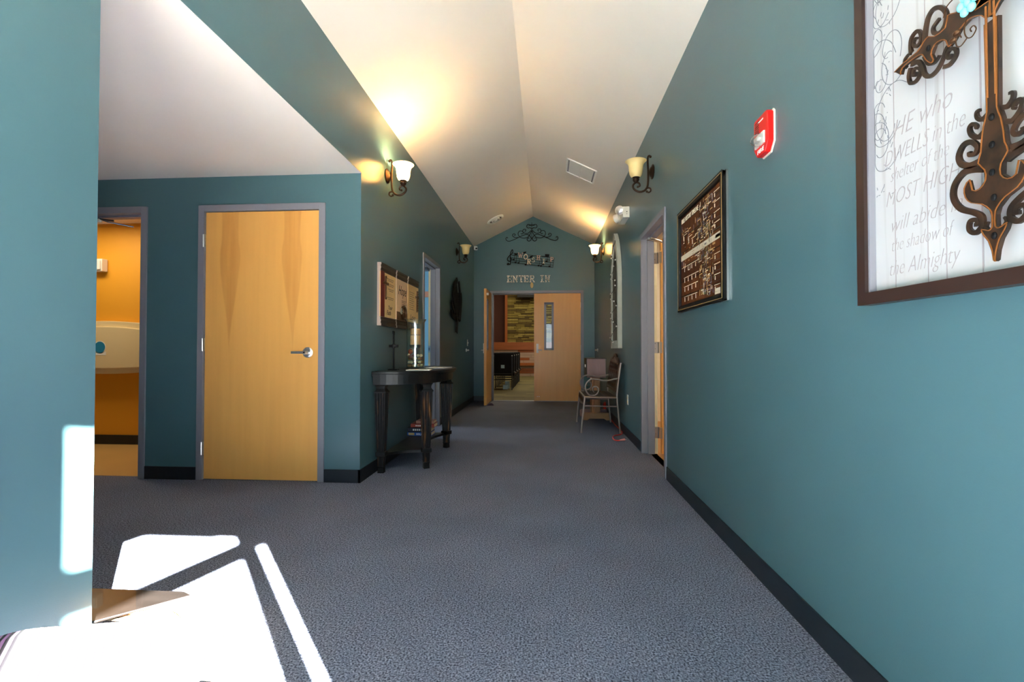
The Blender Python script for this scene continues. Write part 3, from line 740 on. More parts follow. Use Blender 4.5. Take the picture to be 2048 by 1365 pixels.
# ------------------------------------------------------------------ wall sconces
def sconce(side, y, zc, lit, label):
    s = 1 if side == 'L' else -1; x0 = XL if side == 'L' else XR
    def P(d, z, dy=0): return (x0+s*d, y+dy, zc+z)
    t = thing('wall_sconce', P(0, 0), label, 'sconce', 'bronze scroll wall sconces along the corridor')
    ax = (s, 0, 0)
    mb = MB(); lathe_axis(mb, [(0.062, 0.0), (0.066, 0.006), (0.060, 0.014), (0.046, 0.018), (0.040, 0.026), (0.022, 0.032), (0.012, 0.036)], P(0, 0), ax, 28)
    mb.build('backplate', 'oil_bronze', t, smooth=True)
    bar = smooth_path([P(0.022, 0.138), P(0.030, 0.146), P(0.042, 0.138), P(0.046, 0.10), P(0.043, 0.0), P(0.045, -0.10), P(0.058, -0.148), P(0.088, -0.172), P(0.128, -0.175), P(0.166, -0.152), P(0.176, -0.118), P(0.150, -0.092), P(0.122, -0.100), P(0.116, -0.124), P(0.136, -0.134)], 5)
    mb = MB().tube(bar, lambda u: 0.0065+0.003*math.sin(PI*u), 10)
    mb.tube(smooth_path([P(0.066, -0.152), P(0.044, -0.143), P(0.024, -0.150), P(0.022, -0.172), P(0.040, -0.184), P(0.056, -0.176)], 5), lambda u: 0.008-0.0015*u, 10)
    mb.ball(P(0.022, 0.136), 0.012, 10, 6).ball(P(0.134, -0.132), 0.010, 10, 6).ball(P(0.054, -0.176), 0.011, 10, 6)
    mb.build('scroll_arm', 'oil_bronze', t, smooth=True)
    c = P(0.150, 0)
    MB().lathe([(0.010, -0.095), (0.024, -0.082), (0.030, -0.066), (0.026, -0.058), (0.034, -0.048), (0.030, -0.044)], c, 'z', 24).build('socket_cup', 'oil_bronze', t, smooth=True)
    o_ = [(0.030, -0.047), (0.046, -0.036), (0.056, -0.012), (0.061, 0.025), (0.064, 0.058), (0.071, 0.078), (0.086, 0.094), (0.094, 0.100)]
    i_ = [(r-0.004, h+0.002) for r, h in reversed(o_)]
    sh = MB().lathe(o_+i_, c, 'z', 32, caps=False)
    sh.build('shade', 'shade_glass_lit' if lit else 'shade_glass', t, smooth=True)
    MB().lathe([(0.011, -0.044), (0.012, 0.0), (0.022, 0.02), (0.026, 0.038), (0.018, 0.056), (0.004, 0.062)], c, 'z', 16).build('bulb', 'lit_bulb' if lit else 'pure_white', t, smooth=True)
    if lit:
        l = bpy.data.lights.new('sconce_light', 'POINT'); l.energy = lit; l.color = (1.0, 0.70, 0.36); l.shadow_soft_size = 0.03
        lo = bpy.data.objects.new('sconce_light', l); COL.objects.link(lo); lo.parent = t; lo.location = (s*0.150, 0, 0.068)
mat('lit_bulb', (255, 240, 200), emit=(255, 226, 160), estr=25)
sconce('L', 4.224, 2.595, 21.0, 'brightly lit bell shade sconce on left wall above the triptych')
sconce('R', 4.328, 2.61, 0, 'unlit amber glass sconce on right wall above the emergency light')
sconce('L', 7.613, 2.595, 0, 'unlit cream glass sconce at far end of left wall')
sconce('R', 7.93, 2.63, 14.0, 'lit bell shade sconce at far end of right wall')

# ------------------------------------------------------------------ emergency lights
def emergency(name, label, box, heads, axis_out, normal_dir):
    t = thing(name, ((box[0]+box[1])/2, (box[2]+box[3])/2, box[4]), label, 'emergency light', 'battery emergency lights')
    h_ = MB().box(*box).build('housing', 'white_plastic', t, bevel=0.006)
    for c, ax in heads:
        mb = MB(); lathe_axis(mb, [(0.030, -0.045), (0.046, -0.03), (0.052, 0.0), (0.052, 0.008), (0.047, 0.010)], c, ax, 24)
        o = mb.build('lamp_head', 'white_plastic', t, smooth=True)
        mb = MB(); lathe_axis(mb, [(0.046, 0.008), (0.046, 0.011), (0.030, 0.018), (0.006, 0.021)], c, ax, 24); mb.build('lens', 'chrome', o, smooth=True)
        mb = MB(); lathe_axis(mb, [(0.012, 0.012), (0.012, 0.024)], c, ax, 12); mb.build('lamp_bulb', 'clear_lens', o, smooth=True)
    return t, h_
t, h_ = emergency('emergency_light', 'cream twin head emergency light on right wall beside the doorway',
          (XR-0.075, XR, 5.53, 5.86, 2.535, 2.66), [((XR-0.105, 5.57, 2.628), (-0.35, -1, -0.25)), ((XR-0.125, 5.72, 2.570), (-1, 0.9, -0.35))], None, None)
MB().tube([(XR-0.06, 5.62, 2.61), (XR-0.105, 5.60, 2.62)], 0.012).build('neck', 'white_plastic', t)
MB().tube([(XR-0.06, 5.74, 2.58), (XR-0.12, 5.73, 2.575)], 0.012).build('neck', 'white_plastic', t)
MB().lathe([(0.006, 0), (0.006, 0.003)], (XR-0.03, 5.527, 2.60), 'y', 10).build('test_button', 'black_plastic', h_)
MB().lathe([(0.004, 0), (0.004, 0.003)], (XR-0.03, 5.527, 2.575), 'y', 10).build('pilot_lamp', 'black_plastic', h_)
t, h_ = emergency('emergency_light', 'emergency light with clear lens on ochre restroom wall',
          (-5.12, -4.765, 4.83, 4.9, 1.87, 2.005), [], None, None)
MB().box(-5.0, -4.775, 4.815, 4.832, 1.885, 1.985).build('lens', 'clear_lens', t, bevel=0.006)

# ------------------------------------------------------------------ ceiling fittings
e_ = Vector((-1.205, 0, 0.58)).normalized(); n_ = Vector((-0.58, 0, -1.205)).normalized()
def GR(a, b, d): return tuple(Vector((XR, b, ZS))+e_*a+n_*d)
g = thing('ceiling_grille', GR(0.556, 6.18, 0), 'white rectangular two panel vent grille on right ceiling slope', 'vent')
def gbox(mb, a0, a1, b0, b1, d0, d1): return mb.prism([(a0, b0), (a1, b0), (a1, b1), (a0, b1)], GR, d0, d1)
mb = MB(); gbox(mb, 0.352, 0.372, 5.955, 6.405, 0, 0.014); gbox(mb, 0.742, 0.762, 5.955, 6.405, 0, 0.014); gbox(mb, 0.352, 0.762, 5.955, 5.975, 0, 0.014); gbox(mb, 0.352, 0.762, 6.385, 6.405, 0, 0.014); gbox(mb, 0.548, 0.566, 5.975, 6.385, 0, 0.012)
mb.build('frame', 'pure_white', g)
for a0, a1 in ((0.395, 0.545), (0.569, 0.720)): mb = MB(); gbox(mb, a0, a1, 5.985, 6.375, 0, 0.008); mb.build('panel', 'pure_white', g)
for a0, a1 in ((0.374, 0.392), (0.723, 0.740)):
    mb = MB(); gbox(mb, a0, a1, 5.975, 6.385, 0, 0.004)
    for k in range(20): gbox(mb, a0, a1, 5.98+k*0.02, 5.988+k*0.02, 0.004, 0.008)
    mb.build('louvre', 'grey_metal_paint', g)
nl = Vector((0.58, 0, -1.18)).normalized()
c0 = Vector((-0.893, 8.472, ZS+(1.43-0.893)*0.58/1.18))
t = thing('round_diffuser', tuple(c0), 'round stepped ceiling air diffuser on the left slope near far wall', 'vent')
mb = MB(); lathe_axis(mb, [(0.158, 0.0), (0.158, 0.010), (0.128, 0.026), (0.120, 0.022), (0.140, 0.004)], c0, nl, 32, False); mb.build('outer_ring', 'pure_white', t, smooth=True)
mb = MB(); lathe_axis(mb, [(0.082, 0.006), (0.084, 0.016), (0.062, 0.028), (0.056, 0.024), (0.074, 0.006)], c0, nl, 32, False); mb.build('inner_ring', 'pure_white', t, smooth=True)
mb = MB(); lathe_axis(mb, [(0.118, 0.001), (0.118, 0.004)], c0, nl, 32); mb.build('throat', 'dark_void', t)
mb = MB(); lathe_axis(mb, [(0.030, 0.004), (0.032, 0.024), (0.006, 0.032)], c0, nl, 24); mb.build('centre_cone', 'pure_white', t, smooth=True)
t = thing('motion_sensor', (XL+0.05, 9.40, 3.02), 'small white wall sensor in the far left ceiling corner', 'sensor')
MB().box(XL+0.015, XL+0.085, 9.36, 9.42, 2.99, 3.065).build('housing', 'pure_white', t, bevel=0.012)
MB().box(XL, XL+0.03, 9.38, YF, 3.0, 3.05).build('mount', 'black_plastic', t)
MB().box(XL+0.05, XL+0.087, 9.355, 9.365, 3.0, 3.03).build('lens', 'black_plastic', t)

# ------------------------------------------------------------------ fire alarm
fa = thing('fire_alarm', (XR, 2.12, 1.865), 'red fire alarm horn with clear strobe on right wall', 'fire alarm')
MB().prism([(2.055, 1.900), (2.085, 1.862), (2.160, 1.862), (2.190, 1.900), (2.190, 2.030), (2.180, 2.040), (2.065, 2.040), (2.055, 2.030)], DR, 0.0, 0.005).build('back_box', 'white_plastic', fa)
bd = MB().prism([(2.058, 1.905), (2.088, 1.866), (2.158, 1.866), (2.187, 1.905), (2.187, 2.026), (2.178, 2.036), (2.068, 2.036), (2.058, 2.026)], DR, 0.005, 0.032).build('housing', 'red_plastic', fa, bevel=0.005)
for k in range(7): MB().box(XR-0.0335, XR-0.0315, 2.135, 2.172, 1.968+k*0.008, 1.971+k*0.008).build('horn_slot', 'black_plastic', bd)
lens = MB()
lens.prism([(2.08, 1.905), (2.165, 1.905), (2.165, 1.955), (2.08, 1.955)], DR, 0.032, 0.038)
o = lens.build('strobe_base', 'clear_lens', fa)
lens = MB().ball((XR-0.0380, 2.122, 1.930), (0.034, 0.040, 0.026), 16, 10)
lens.build('strobe_dome', 'lens_glass', fa, smooth=True)
MB().box(XR-0.0540, XR-0.0380, 2.108, 2.136, 1.920, 1.938).build('flash_tube', 'chrome', fa)
text('fire_lettering', 'FIRE', 0.026, (XR-0.0325, 2.152, 1.876), 'R', 'pure_white', fa, width=0.06)
MB().box(XR-0.0328, XR-0.0316, 2.095, 2.142, 2.010, 2.015).build('brand_strip', 'pure_white', fa)

# ------------------------------------------------------------------ framed cross picture on the right wall
pic = thing('framed_picture', (XR, 1.03, 1.157), 'large brown framed whitewashed picture with raised metal cross and scripture', 'picture')
PY0, PY1, PZ0, PZ1, PD = 0.58, 1.478, 1.157, 2.32, 0.04
mb = MB(); w_ = 0.034
mb.box(XR-PD, XR-0.002, PY1-w_, PY1, PZ0, PZ1).box(XR-PD, XR-0.002, PY0, PY0+w_, PZ0, PZ1).box(XR-PD, XR-0.002, PY0+w_, PY1-w_, PZ0, PZ0+w_).box(XR-PD, XR-0.002, PY0+w_, PY1-w_, PZ1-w_, PZ1)
mb.build('frame', 'brown_frame', pic)
mb = MB(); q = 0.006
MB().box(XR-0.03, XR-0.004, PY1-w_-q, PY1-w_+0.001, PZ0+w_, PZ1-w_).build('inner_lip', 'grey_metal_paint', pic)
MB().box(XR-0.03, XR-0.004, PY0+w_-0.001, PY0+w_+q, PZ0+w_, PZ1-w_).build('inner_lip', 'grey_metal_paint', pic)
cv = MB().box(XR-0.012, XR-0.003, PY0+w_-0.002, PY1-w_+0.002, PZ0+w_-0.002, PZ1-w_+0.002).build('canvas', 'canvas_boards', pic)
for y in (1.36, 1.25, 1.195, 1.10, 0.96, 0.84, 0.72):
    MB().box(XR-0.0126, XR-0.0118, y, y+0.0022+0.002*random.random(), PZ0+w_, PZ1-w_).build('board_line', 'print_text', cv)
for s_, (ya, za), (yb, zb), sz in (('HE who', (1.3685, 1.598), (1.180, 0), .072), ('DWELLS in the', (1.4006, 1.535), (1.1445, 0), .060), ('shelter of the', (1.379, 1.486), (1.1885, 0), .052),
                                   ('MOST HIGH', (1.398, 1.422), (1.158, 0), .060), ('will abide in', (1.382, 1.348), (1.160, 0), .058), ('the shadow of', (1.3785, 1.295), (1.179, 0), .052), ('the Almighty', (1.3885, 1.230), (1.165, 0), .060)):
    text('scripture_line', s_, sz, (XR-0.0125, ya, za), 'R', 'print_text', cv, shear=0.35, width=(ya-yb), extrude=0.0003, bold=-0.0014)
# printed florals, upper left of the canvas
mb = MB(); rr = random.Random(3)
for k in range(16):
    a0 = 1.36+0.07*rr.random(); b0 = 1.58+0.5*rr.random(); r0 = 0.03+0.06*rr.random(); ph = rr.random()*6.28; dr = rr.choice((-1, 1))
    pts = [(min(1.436, a0+r0*(1-0.75*i/12)*math.cos(ph+dr*i*0.42)), b0+r0*1.3*(1-0.75*i/12)*math.sin(ph+dr*i*0.42)) for i in range(13)]
    mb.ribbon(pts, 0.0016, DR, 0.012, 0.0126, 3)
for k in range(60):
    a0 = 1.37+0.065*rr.random(); b0 = 1.45+0.6*rr.random(); mb.ribbon([(a0, b0), (a0+0.02*(rr.random()-.5), b0+0.03*(rr.random()-.5))], 0.0015, DR, 0.012, 0.0126, 0)
mb.build('printed_floral', 'print_line', cv)['kind'] = 'stuff'
# the cross itself
CX = 1.033; CZ = 1.742
body = [(1.0476,1.5651),(1.0469,1.5181),(1.0549,1.4917),(1.06,1.4608),(1.0619,1.4394),(1.0684,1.4197),(1.0536,1.4002),(1.0525,1.3779),(1.0664,1.3647),(1.0835,1.3676),(1.0894,1.3923),(1.1027,1.3783),(1.0998,1.3572),(1.0856,1.3414),(1.0609,1.3311),(1.0433,1.3149),(1.0390,1.3017),(1.0395,1.278),(1.0484,1.2728),(1.0633,1.2793),(1.059,1.2672),(1.0474,1.2508),(1.040,1.2295),(1.0370,1.210)]
lowS = [([(1.047,1.514),(1.0606,1.5096),(1.0713,1.5189),(1.0726,1.5308),(1.0648,1.5325)], .010), ([(1.0566,1.4814),(1.0705,1.4765),(1.0861,1.4891),(1.0906,1.5054),(1.0825,1.5107),(1.0732,1.5016),(1.0764,1.4974)], .0105),
    ([(1.0653,1.4241),(1.0905,1.424),(1.1117,1.4365),(1.1181,1.4566),(1.1059,1.4748),(1.0864,1.4736),(1.0724,1.4577),(1.0773,1.4457),(1.0901,1.4467),(1.0915,1.4544)], .014),
    ([(1.0595,1.4052),(1.0843,1.4131),(1.1071,1.4144),(1.1295,1.3961),(1.1335,1.3678),(1.1151,1.3387),(1.0828,1.3208),(1.0659,1.3076),(1.0631,1.293),(1.0663,1.2842),(1.0804,1.2765),(1.0946,1.2871),(1.0927,1.3037),(1.0783,1.3041),(1.0738,1.2944),(1.0817,1.2937)], .0145),
    ([(1.0484,1.2728),(1.0557,1.2828),(1.051,1.2926)], .008)]
arm = [(1.3003,1.7491),(1.2677,1.7539),(1.2232,1.7544),(1.2046,1.7654),(1.1892,1.7697),(1.172,1.7584),(1.1413,1.7579),(1.1338,1.7815),(1.1137,1.7732),(1.082,1.7681),(1.0619,1.7673),(1.0351,1.7733),(1.0355,1.709),(1.0506,1.7231),(1.0662,1.7323),(1.0824,1.7363),(1.1036,1.7303),(1.1192,1.716),(1.1328,1.7095),(1.1393,1.7272),(1.1531,1.7381),(1.1724,1.7386),(1.1825,1.7229),(1.1754,1.7065),(1.1829,1.703),(1.1977,1.72),(1.2077,1.7385),(1.2234,1.744),(1.2508,1.7459),(1.2736,1.7444),(1.2797,1.7305)]
armS = [([(1.2679,1.7411),(1.2733,1.7617),(1.2616,1.7697),(1.2532,1.7667)], .007), ([(1.2503,1.7692),(1.2529,1.7836),(1.2497,1.8051),(1.233,1.8111),(1.2211,1.8),(1.2201,1.7795),(1.2337,1.7736),(1.2431,1.7859),(1.2374,1.795),(1.2306,1.7927)], .009),
    ([(1.2098,1.7646),(1.204,1.8),(1.1959,1.8211),(1.1806,1.8286),(1.1588,1.817),(1.1451,1.7934),(1.1478,1.7718),(1.1622,1.7619),(1.1792,1.7711),(1.1826,1.7855),(1.1714,1.792),(1.164,1.7949)], .011),
    ([(1.2509,1.7396),(1.229,1.7328),(1.216,1.7125),(1.2086,1.6896),(1.1934,1.6767),(1.1735,1.6793),(1.1587,1.6924),(1.149,1.7099),(1.1418,1.7171)], .011), ([(1.2104,1.736),(1.1979,1.7099),(1.1829,1.702),(1.1705,1.7055),(1.1656,1.7104)], .008),
    ([(1.2538,1.7327),(1.2598,1.7147),(1.2545,1.6946),(1.238,1.6896),(1.2243,1.6986),(1.224,1.713),(1.2401,1.7225),(1.2458,1.711),(1.2391,1.705),(1.2322,1.7094)], .009), ([(1.1543,1.6759),(1.1381,1.6721),(1.1221,1.6816),(1.1218,1.6967),(1.1352,1.7052),(1.1445,1.6993),(1.1401,1.6869),(1.1309,1.6909)], .009)]
mir = lambda P: [(2*CX-a, b) for a, b in P]
tp = lambda P: [(CX-(b-CZ), CZ+(a-CX)) for a, b in P]       # left arm turned upright for the top arm
cr = MB()
D0, D1 = 0.042, 0.050
poly = [(1.0490, 1.70)]+body+[(CX, 1.2075)]
cr.prism(poly+mir(list(reversed(poly)))[1:], DR, D0, D1)
arms = [arm, mir(list(reversed(arm))), tp(arm)]
for a_ in arms: cr.prism(a_, DR, D0+0.001, D1+0.001)
for P, w in lowS:
    for Q in (P, mir(P)): cr.ribbon(Q, (lambda w: (lambda u: w*(1-0.45*u)))(w), DR, D0, D1-0.002, 5)
for P, w in armS:
    for Q in (P, mir(P), tp(P)): cr.ribbon(Q, (lambda w: (lambda u: w*(1-0.4*u)))(w), DR, D0, D1-0.002, 5)
co = cr.build('cross', 'cross_iron', pic)
rim = MB()
for Q in (poly, mir(poly)): rim.ribbon([(a+(0.003 if a < CX else -0.003), b) for a, b in Q], 0.0017, DR, D1-0.001, D1+0.0018, 2)
for a_ in arms: rim.ribbon(a_, 0.0017, DR, D1, D1+0.0028, 2)
plab(rim.build('copper_rim', 'cross_copper', co), 'copper highlighted rim')
for dy in (0.009, -0.009): MB().tube([(XR-D1-0.0005, CX+dy, 1.545), (XR-D1-0.001, CX+dy, 1.735)], 0.0022).build('shaft_bead', 'cross_copper', co)
for y, z in ((1.0334, 1.5019), (1.0336, 1.4453), (1.0346, 1.3891), (1.0313, 1.3369), (1.0321, 1.2594), (1.19, 1.742), (0.876, 1.742)): MB().ball((XR-D1-0.001, y, z), (0.004, 0.0062, 0.0075), 10, 6).build('rivet', 'black_iron', co)
mb = MB()
for P in ([(1.0781,1.7479),(1.0869,1.7172),(1.0811,1.6968),(1.069,1.6906),(1.0588,1.7002),(1.0646,1.7113),(1.0727,1.7095),(1.0698,1.7021)], [(1.0811,1.695),(1.0959,1.6878),(1.1065,1.6946),(1.1083,1.7109),(1.0996,1.7145),(1.0945,1.7056)], [(1.08,1.76),(1.10,1.80),(1.13,1.80),(1.14,1.78)], [(1.0,1.74),(0.985,1.72),(0.97,1.735)]):
    MB().tube([(XR-0.056, a, b) for a, b in [(p.x, p.y) for p in smooth_path([(a, b, 0) for a, b in P], 4)]], 0.0013, 6).build('wire_tendril', 'antique_bronze', co)
for k in range(7):
    an = k/6*2*PI; rr_ = 0.0 if k == 6 else 0.017
    MB().ball((XR-0.062, 1.070+rr_*math.cos(an), 1.766+rr_*1.1*math.sin(an)), (0.007, 0.0085, 0.010), 12, 8).build('flower_bead', 'turquoise', co, smooth=True)
for a_, b_ in ((1.105, 1.722), (1.115, 1.712), (0.978, 1.752), (0.972, 1.742)): MB().ball((XR-0.057, a_, b_), (0.006, 0.009, 0.006), 10, 6).build('leaf_bud', 'antique_bronze', co, smooth=True)

# ------------------------------------------------------------------ timeline chart on the right wall
ch = thing('framed_chart', (XR, 3.0, 1.29), 'black framed brown timeline chart on right wall nearer the doorway', 'chart')
CY0, CY1, CZ0, CZ1 = 2.575, 3.432, 1.29, 1.972
mb = MB(); w_ = 0.036
for y0, y1, z0, z1 in ((CY0, CY0+w_, CZ0, CZ1), (CY1-w_, CY1, CZ0, CZ1), (CY0, CY1, CZ0, CZ0+w_), (CY0, CY1, CZ1-w_, CZ1)): mb.box(XR-0.032, XR-0.012, y0, y1, z0, z1)
mb.build('frame', 'black_frame', ch, bevel=0.004)
mb = MB()
for y0, y1, z0, z1 in ((CY0-0.004, CY0+0.03, CZ0-0.004, CZ1), (CY1-0.03, CY1, CZ0-0.004, CZ1), (CY0, CY1, CZ0-0.004, CZ0+0.03), (CY0, CY1, CZ1-0.03, CZ1)): mb.box(XR-0.012, XR-0.001, y0, y1, z0, z1)
plab(mb.build('frame_side', 'steel', ch), 'silver edge of the frame')
mb = MB(); w2_ = w_
for y0, y1, z0, z1 in ((CY0+0.008, CY0+0.0105, CZ0+0.008, CZ1-0.008), (CY1-0.0105, CY1-0.008, CZ0+0.008, CZ1-0.008), (CY0+0.008, CY1-0.008, CZ0+0.008, CZ0+0.0105), (CY0+0.008, CY1-0.008, CZ1-0.0105, CZ1-0.008)): mb.box(XR-0.0335, XR-0.031, y0, y1, z0, z1)
mb.build('gilt_line', 'chart_sand', ch)
pp = MB().box(XR-0.016, XR-0.012, CY0+w_-0.002, CY1-w_+0.002, CZ0+w_-0.002, CZ1-w_+0.002).build('paper', 'chart_paper', ch)
py = lambda u: CY1-w_-u*(CY1-CY0-2*w_)
pz = lambda v: CZ0+w_+v*(CZ1-CZ0-2*w_)
marks = {k: MB() for k in ('chart_white', 'chart_green', 'chart_blue', 'chart_dark', 'chart_sand')}
def mk(c, u0, u1, v0, v1): marks[c].box(XR-0.0168, XR-0.0158, py(u0), py(u1), pz(v0), pz(v1))
mk('chart_white', 0.0, 1.0, 0.505, 0.565)
for k in range(70): mk('chart_sand', k/70+0.002, k/70+0.004, 0.505, 0.565)
mk('chart_dark', 0.86, 0.99, 0.52, 0.55)
rr = random.Random(11)
for k in range(10):
    v = 0.95-k*0.095
    if 0.47 < v < 0.6: continue
    mk('chart_white', 0.83, 0.97, v, v+0.006); mk('chart_white', 0.84, 0.855, v-0.045, v-0.012); mk('chart_dark', 0.82, 0.99, v-0.062, v-0.056)
for k, v in enumerate((0.42, 0.30, 0.20, 0.09)):
    mk('chart_white', 0.08 if k else 0.02, 0.50-0.02*k, v, v+0.006)
    for j in range(4): mk('chart_white', 0.10+0.1*j, 0.112+0.1*j, v-0.05, v-0.006)
for u in (0.06, 0.2, 0.3):
    mk('chart_white', u, u+0.12, 0.80-u*0.4, 0.806-u*0.4); mk('chart_white', u+0.02, u+0.035, 0.74-u*0.4, 0.79-u*0.4)
for k in range(520):
    u = min(0.80, max(0.02, rr.gauss(0.62, 0.10) if rr.random() < 0.72 else rr.random()*0.5)); v = rr.random()*0.94+0.02
    if u < 0.5 and not (0.35 < v < 0.85): continue
    c = rr.choice(('chart_white', 'chart_sand', 'chart_green', 'chart_blue', 'chart_dark', 'chart_sand'))
    if rr.random() < 0.5: mk(c, u, u+0.02+0.05*rr.random(), v, v+0.004+0.006*rr.random())
    else: mk(c, u, u+0.006, v, v+0.02+0.05*rr.random())
mk('chart_white', 0.84, 0.985, 0.012, 0.065)
for c, mb in marks.items(): mb.build('printed_mark', c, pp)['kind'] = 'stuff'
text('title_lettering', 'BIBLE HISTORY TIMELINE', 0.045, (XR-0.0165, py(0.02), pz(0.925)), 'R', 'chart_white', pp, width=0.36)

# ------------------------------------------------------------------ gothic window frame on the right wall
gf = thing('arched_window_frame', (XR, 6.41, 1.04), 'weathered white gothic arched window frame hung on right wall', 'wall decor')
GC, GW, ZB_, ZSP, ZT_ = 6.41, 0.34, 1.04, 1.93, 2.56
def arch(w, zt, n=14):
    # pointed arch from right spring over the apex to left spring, in (y, z)
    pts = []
    for i in range(n+1):
        h_a = zt-ZSP; R_a = (w*w+h_a*h_a)/(2*w); zz = h_a*i/n
        pts.append((GC+max(0.0, w-R_a+math.sqrt(R_a*R_a-zz*zz)), ZSP+zz))
    return pts+[(2*GC-a, b) for a, b in reversed(pts[:-1])]
def ring(w0, w1, zt0, zt1, d0, d1, name, m_, zb0, zb1):
    o_ = [(GC+w0, zb0)]+arch(w0, zt0)+[(GC-w0, zb0)]; i_ = [(GC+w1, zb1)]+arch(w1, zt1)+[(GC-w1, zb1)]
    mb = MB(); n = len(o_)
    vv = [DR(a, b, d0) for a, b in o_]+[DR(a, b, d0) for a, b in i_]+[DR(a, b, d1) for a, b in o_]+[DR(a, b, d1) for a, b in i_]
    fs = []
    for i in range(n-1):
        fs += [(i, i+1, n+i+1, n+i), (2*n+i, 3*n+i, 3*n+i+1, 2*n+i+1), (i, 2*n+i, 2*n+i+1, i+1), (n+i, n+i+1, 3*n+i+1, 3*n+i)]
    fs += [(0, n, 3*n, 2*n), (n-1, 3*n-1, 4*n-1, 2*n-1)]
    mb.add(vv, fs); return mb.build(name, m_, gf)
ring(GW, GW-0.075, ZT_, ZT_-0.13, 0.004, 0.055, 'frame', 'weathered_white', ZB_, ZB_)
ring(GW-0.078, GW-0.10, ZT_-0.14, ZT_-0.18, 0.004, 0.035, 'inner_frame', 'weathered_dark', ZB_+0.09, ZB_+0.09)
MB().box(XR-0.05, XR-0.004, GC-GW+0.075, GC+GW-0.075, ZB_, ZB_+0.10).build('sill', 'weathered_white', gf)
for dy in (-0.08, 0.08): MB().box(XR-0.028, XR-0.008, GC+dy-0.009, GC+dy+0.009, ZB_+0.10, 2.25).build('mullion', 'weathered_dark', gf)
for z in (1.42, 1.80): MB().box(XR-0.026, XR-0.010, GC-0.25, GC+0.25, z-0.008, z+0.008).build('crossbar', 'weathered_dark', gf)
for s in (-1, 1):
    MB().ribbon([(GC+s*0.08, 2.0), (GC+s*0.10, 2.2), (GC+s*0.02, 2.36)], 0.016, DR, 0.008, 0.028, 4).build('tracery', 'weathered_dark', gf)
sl = thing('string_lights', (XR-0.06, GC, 1.1), 'string of small clear bulbs wound around the gothic window frame', 'string lights')
path = []
for i in range(41):
    u = i/40; path.append((XR-0.062-0.008*math.sin(i*1.7), GC+0.29*math.sin(i*0.75)*(1-0.45*max(0, u-0.5)*2), 1.12+1.32*u))
MB().tube(smooth_path(path, 3), 0.0028, 6).build('wire', 'black_iron', sl)
for i in range(0, 41, 2): MB().ball((path[i][0]-0.008, path[i][1], path[i][2]), 0.011, 8, 6).build('bulb', 'bulb_white', sl, smooth=True)

# ------------------------------------------------------------------ switches and outlets
def plate(face, u, z, name, label, kind):
    P = DR if face == 'R' else DL
    t = thing(name, P(u, z, 0), label, kind)
    MB().prism([(u-0.036, z-0.058), (u+0.036, z-0.058), (u+0.036, z+0.058), (u-0.036, z+0.058)], P, 0.0, 0.007).build('cover_plate', 'white_plastic', t, bevel=0.002)
    if kind == 'outlet':
        for dz in (-0.024, 0.024): MB().prism([(u-0.017, z+dz-0.014), (u+0.017, z+dz-0.014), (u+0.017, z+dz+0.014), (u-0.017, z+dz+0.014)], P, 0.007, 0.0095).build('socket', 'beige_plastic', t)
    else: MB().prism([(u-0.006, z-0.014), (u+0.006, z-0.014), (u+0.006, z+0.014), (u-0.006, z+0.014)], P, 0.007, 0.02).build('toggle', 'pure_white', t)
plate('R', 5.683, 0.44, 'wall_outlet', 'cream power outlet low on right wall before the metal bench', 'outlet')
plate('L', 8.70, 1.146, 'light_switch', 'small light switch at far end of left wall', 'switch')
t = thing('door_bumper', (XL, 8.55, 1.009), 'small white round wall bumper below the light switch', 'bumper')
mb = MB(); lathe_axis(mb, [(0.03, 0), (0.028, 0.012), (0.012, 0.018)], (XL, 8.55, 1.009), (1, 0, 0), 16); mb.build('disc', 'pure_white', t, smooth=True)
mb = MB(); lathe_axis(mb, [(0.014, 0.016), (0.014, 0.05), (0.009, 0.056)], (XL, 8.55, 1.009), (1, 0, 0), 12); mb.build('rubber_tip', 'white_plastic', t, smooth=True)
t = thing('door_bumper', (XR, 8.886, 1.009), 'small white round wall bumper on right wall by the far corner', 'bumper')
mb = MB(); lathe_axis(mb, [(0.03, 0), (0.028, 0.012), (0.012, 0.018)], (XR, 8.886, 1.009), (-1, 0, 0), 16); mb.build('disc', 'pure_white', t, smooth=True)
mb = MB(); lathe_axis(mb, [(0.014, 0.016), (0.014, 0.05), (0.009, 0.056)], (XR, 8.886, 1.009), (-1, 0, 0), 12); mb.build('rubber_tip', 'white_plastic', t, smooth=True)

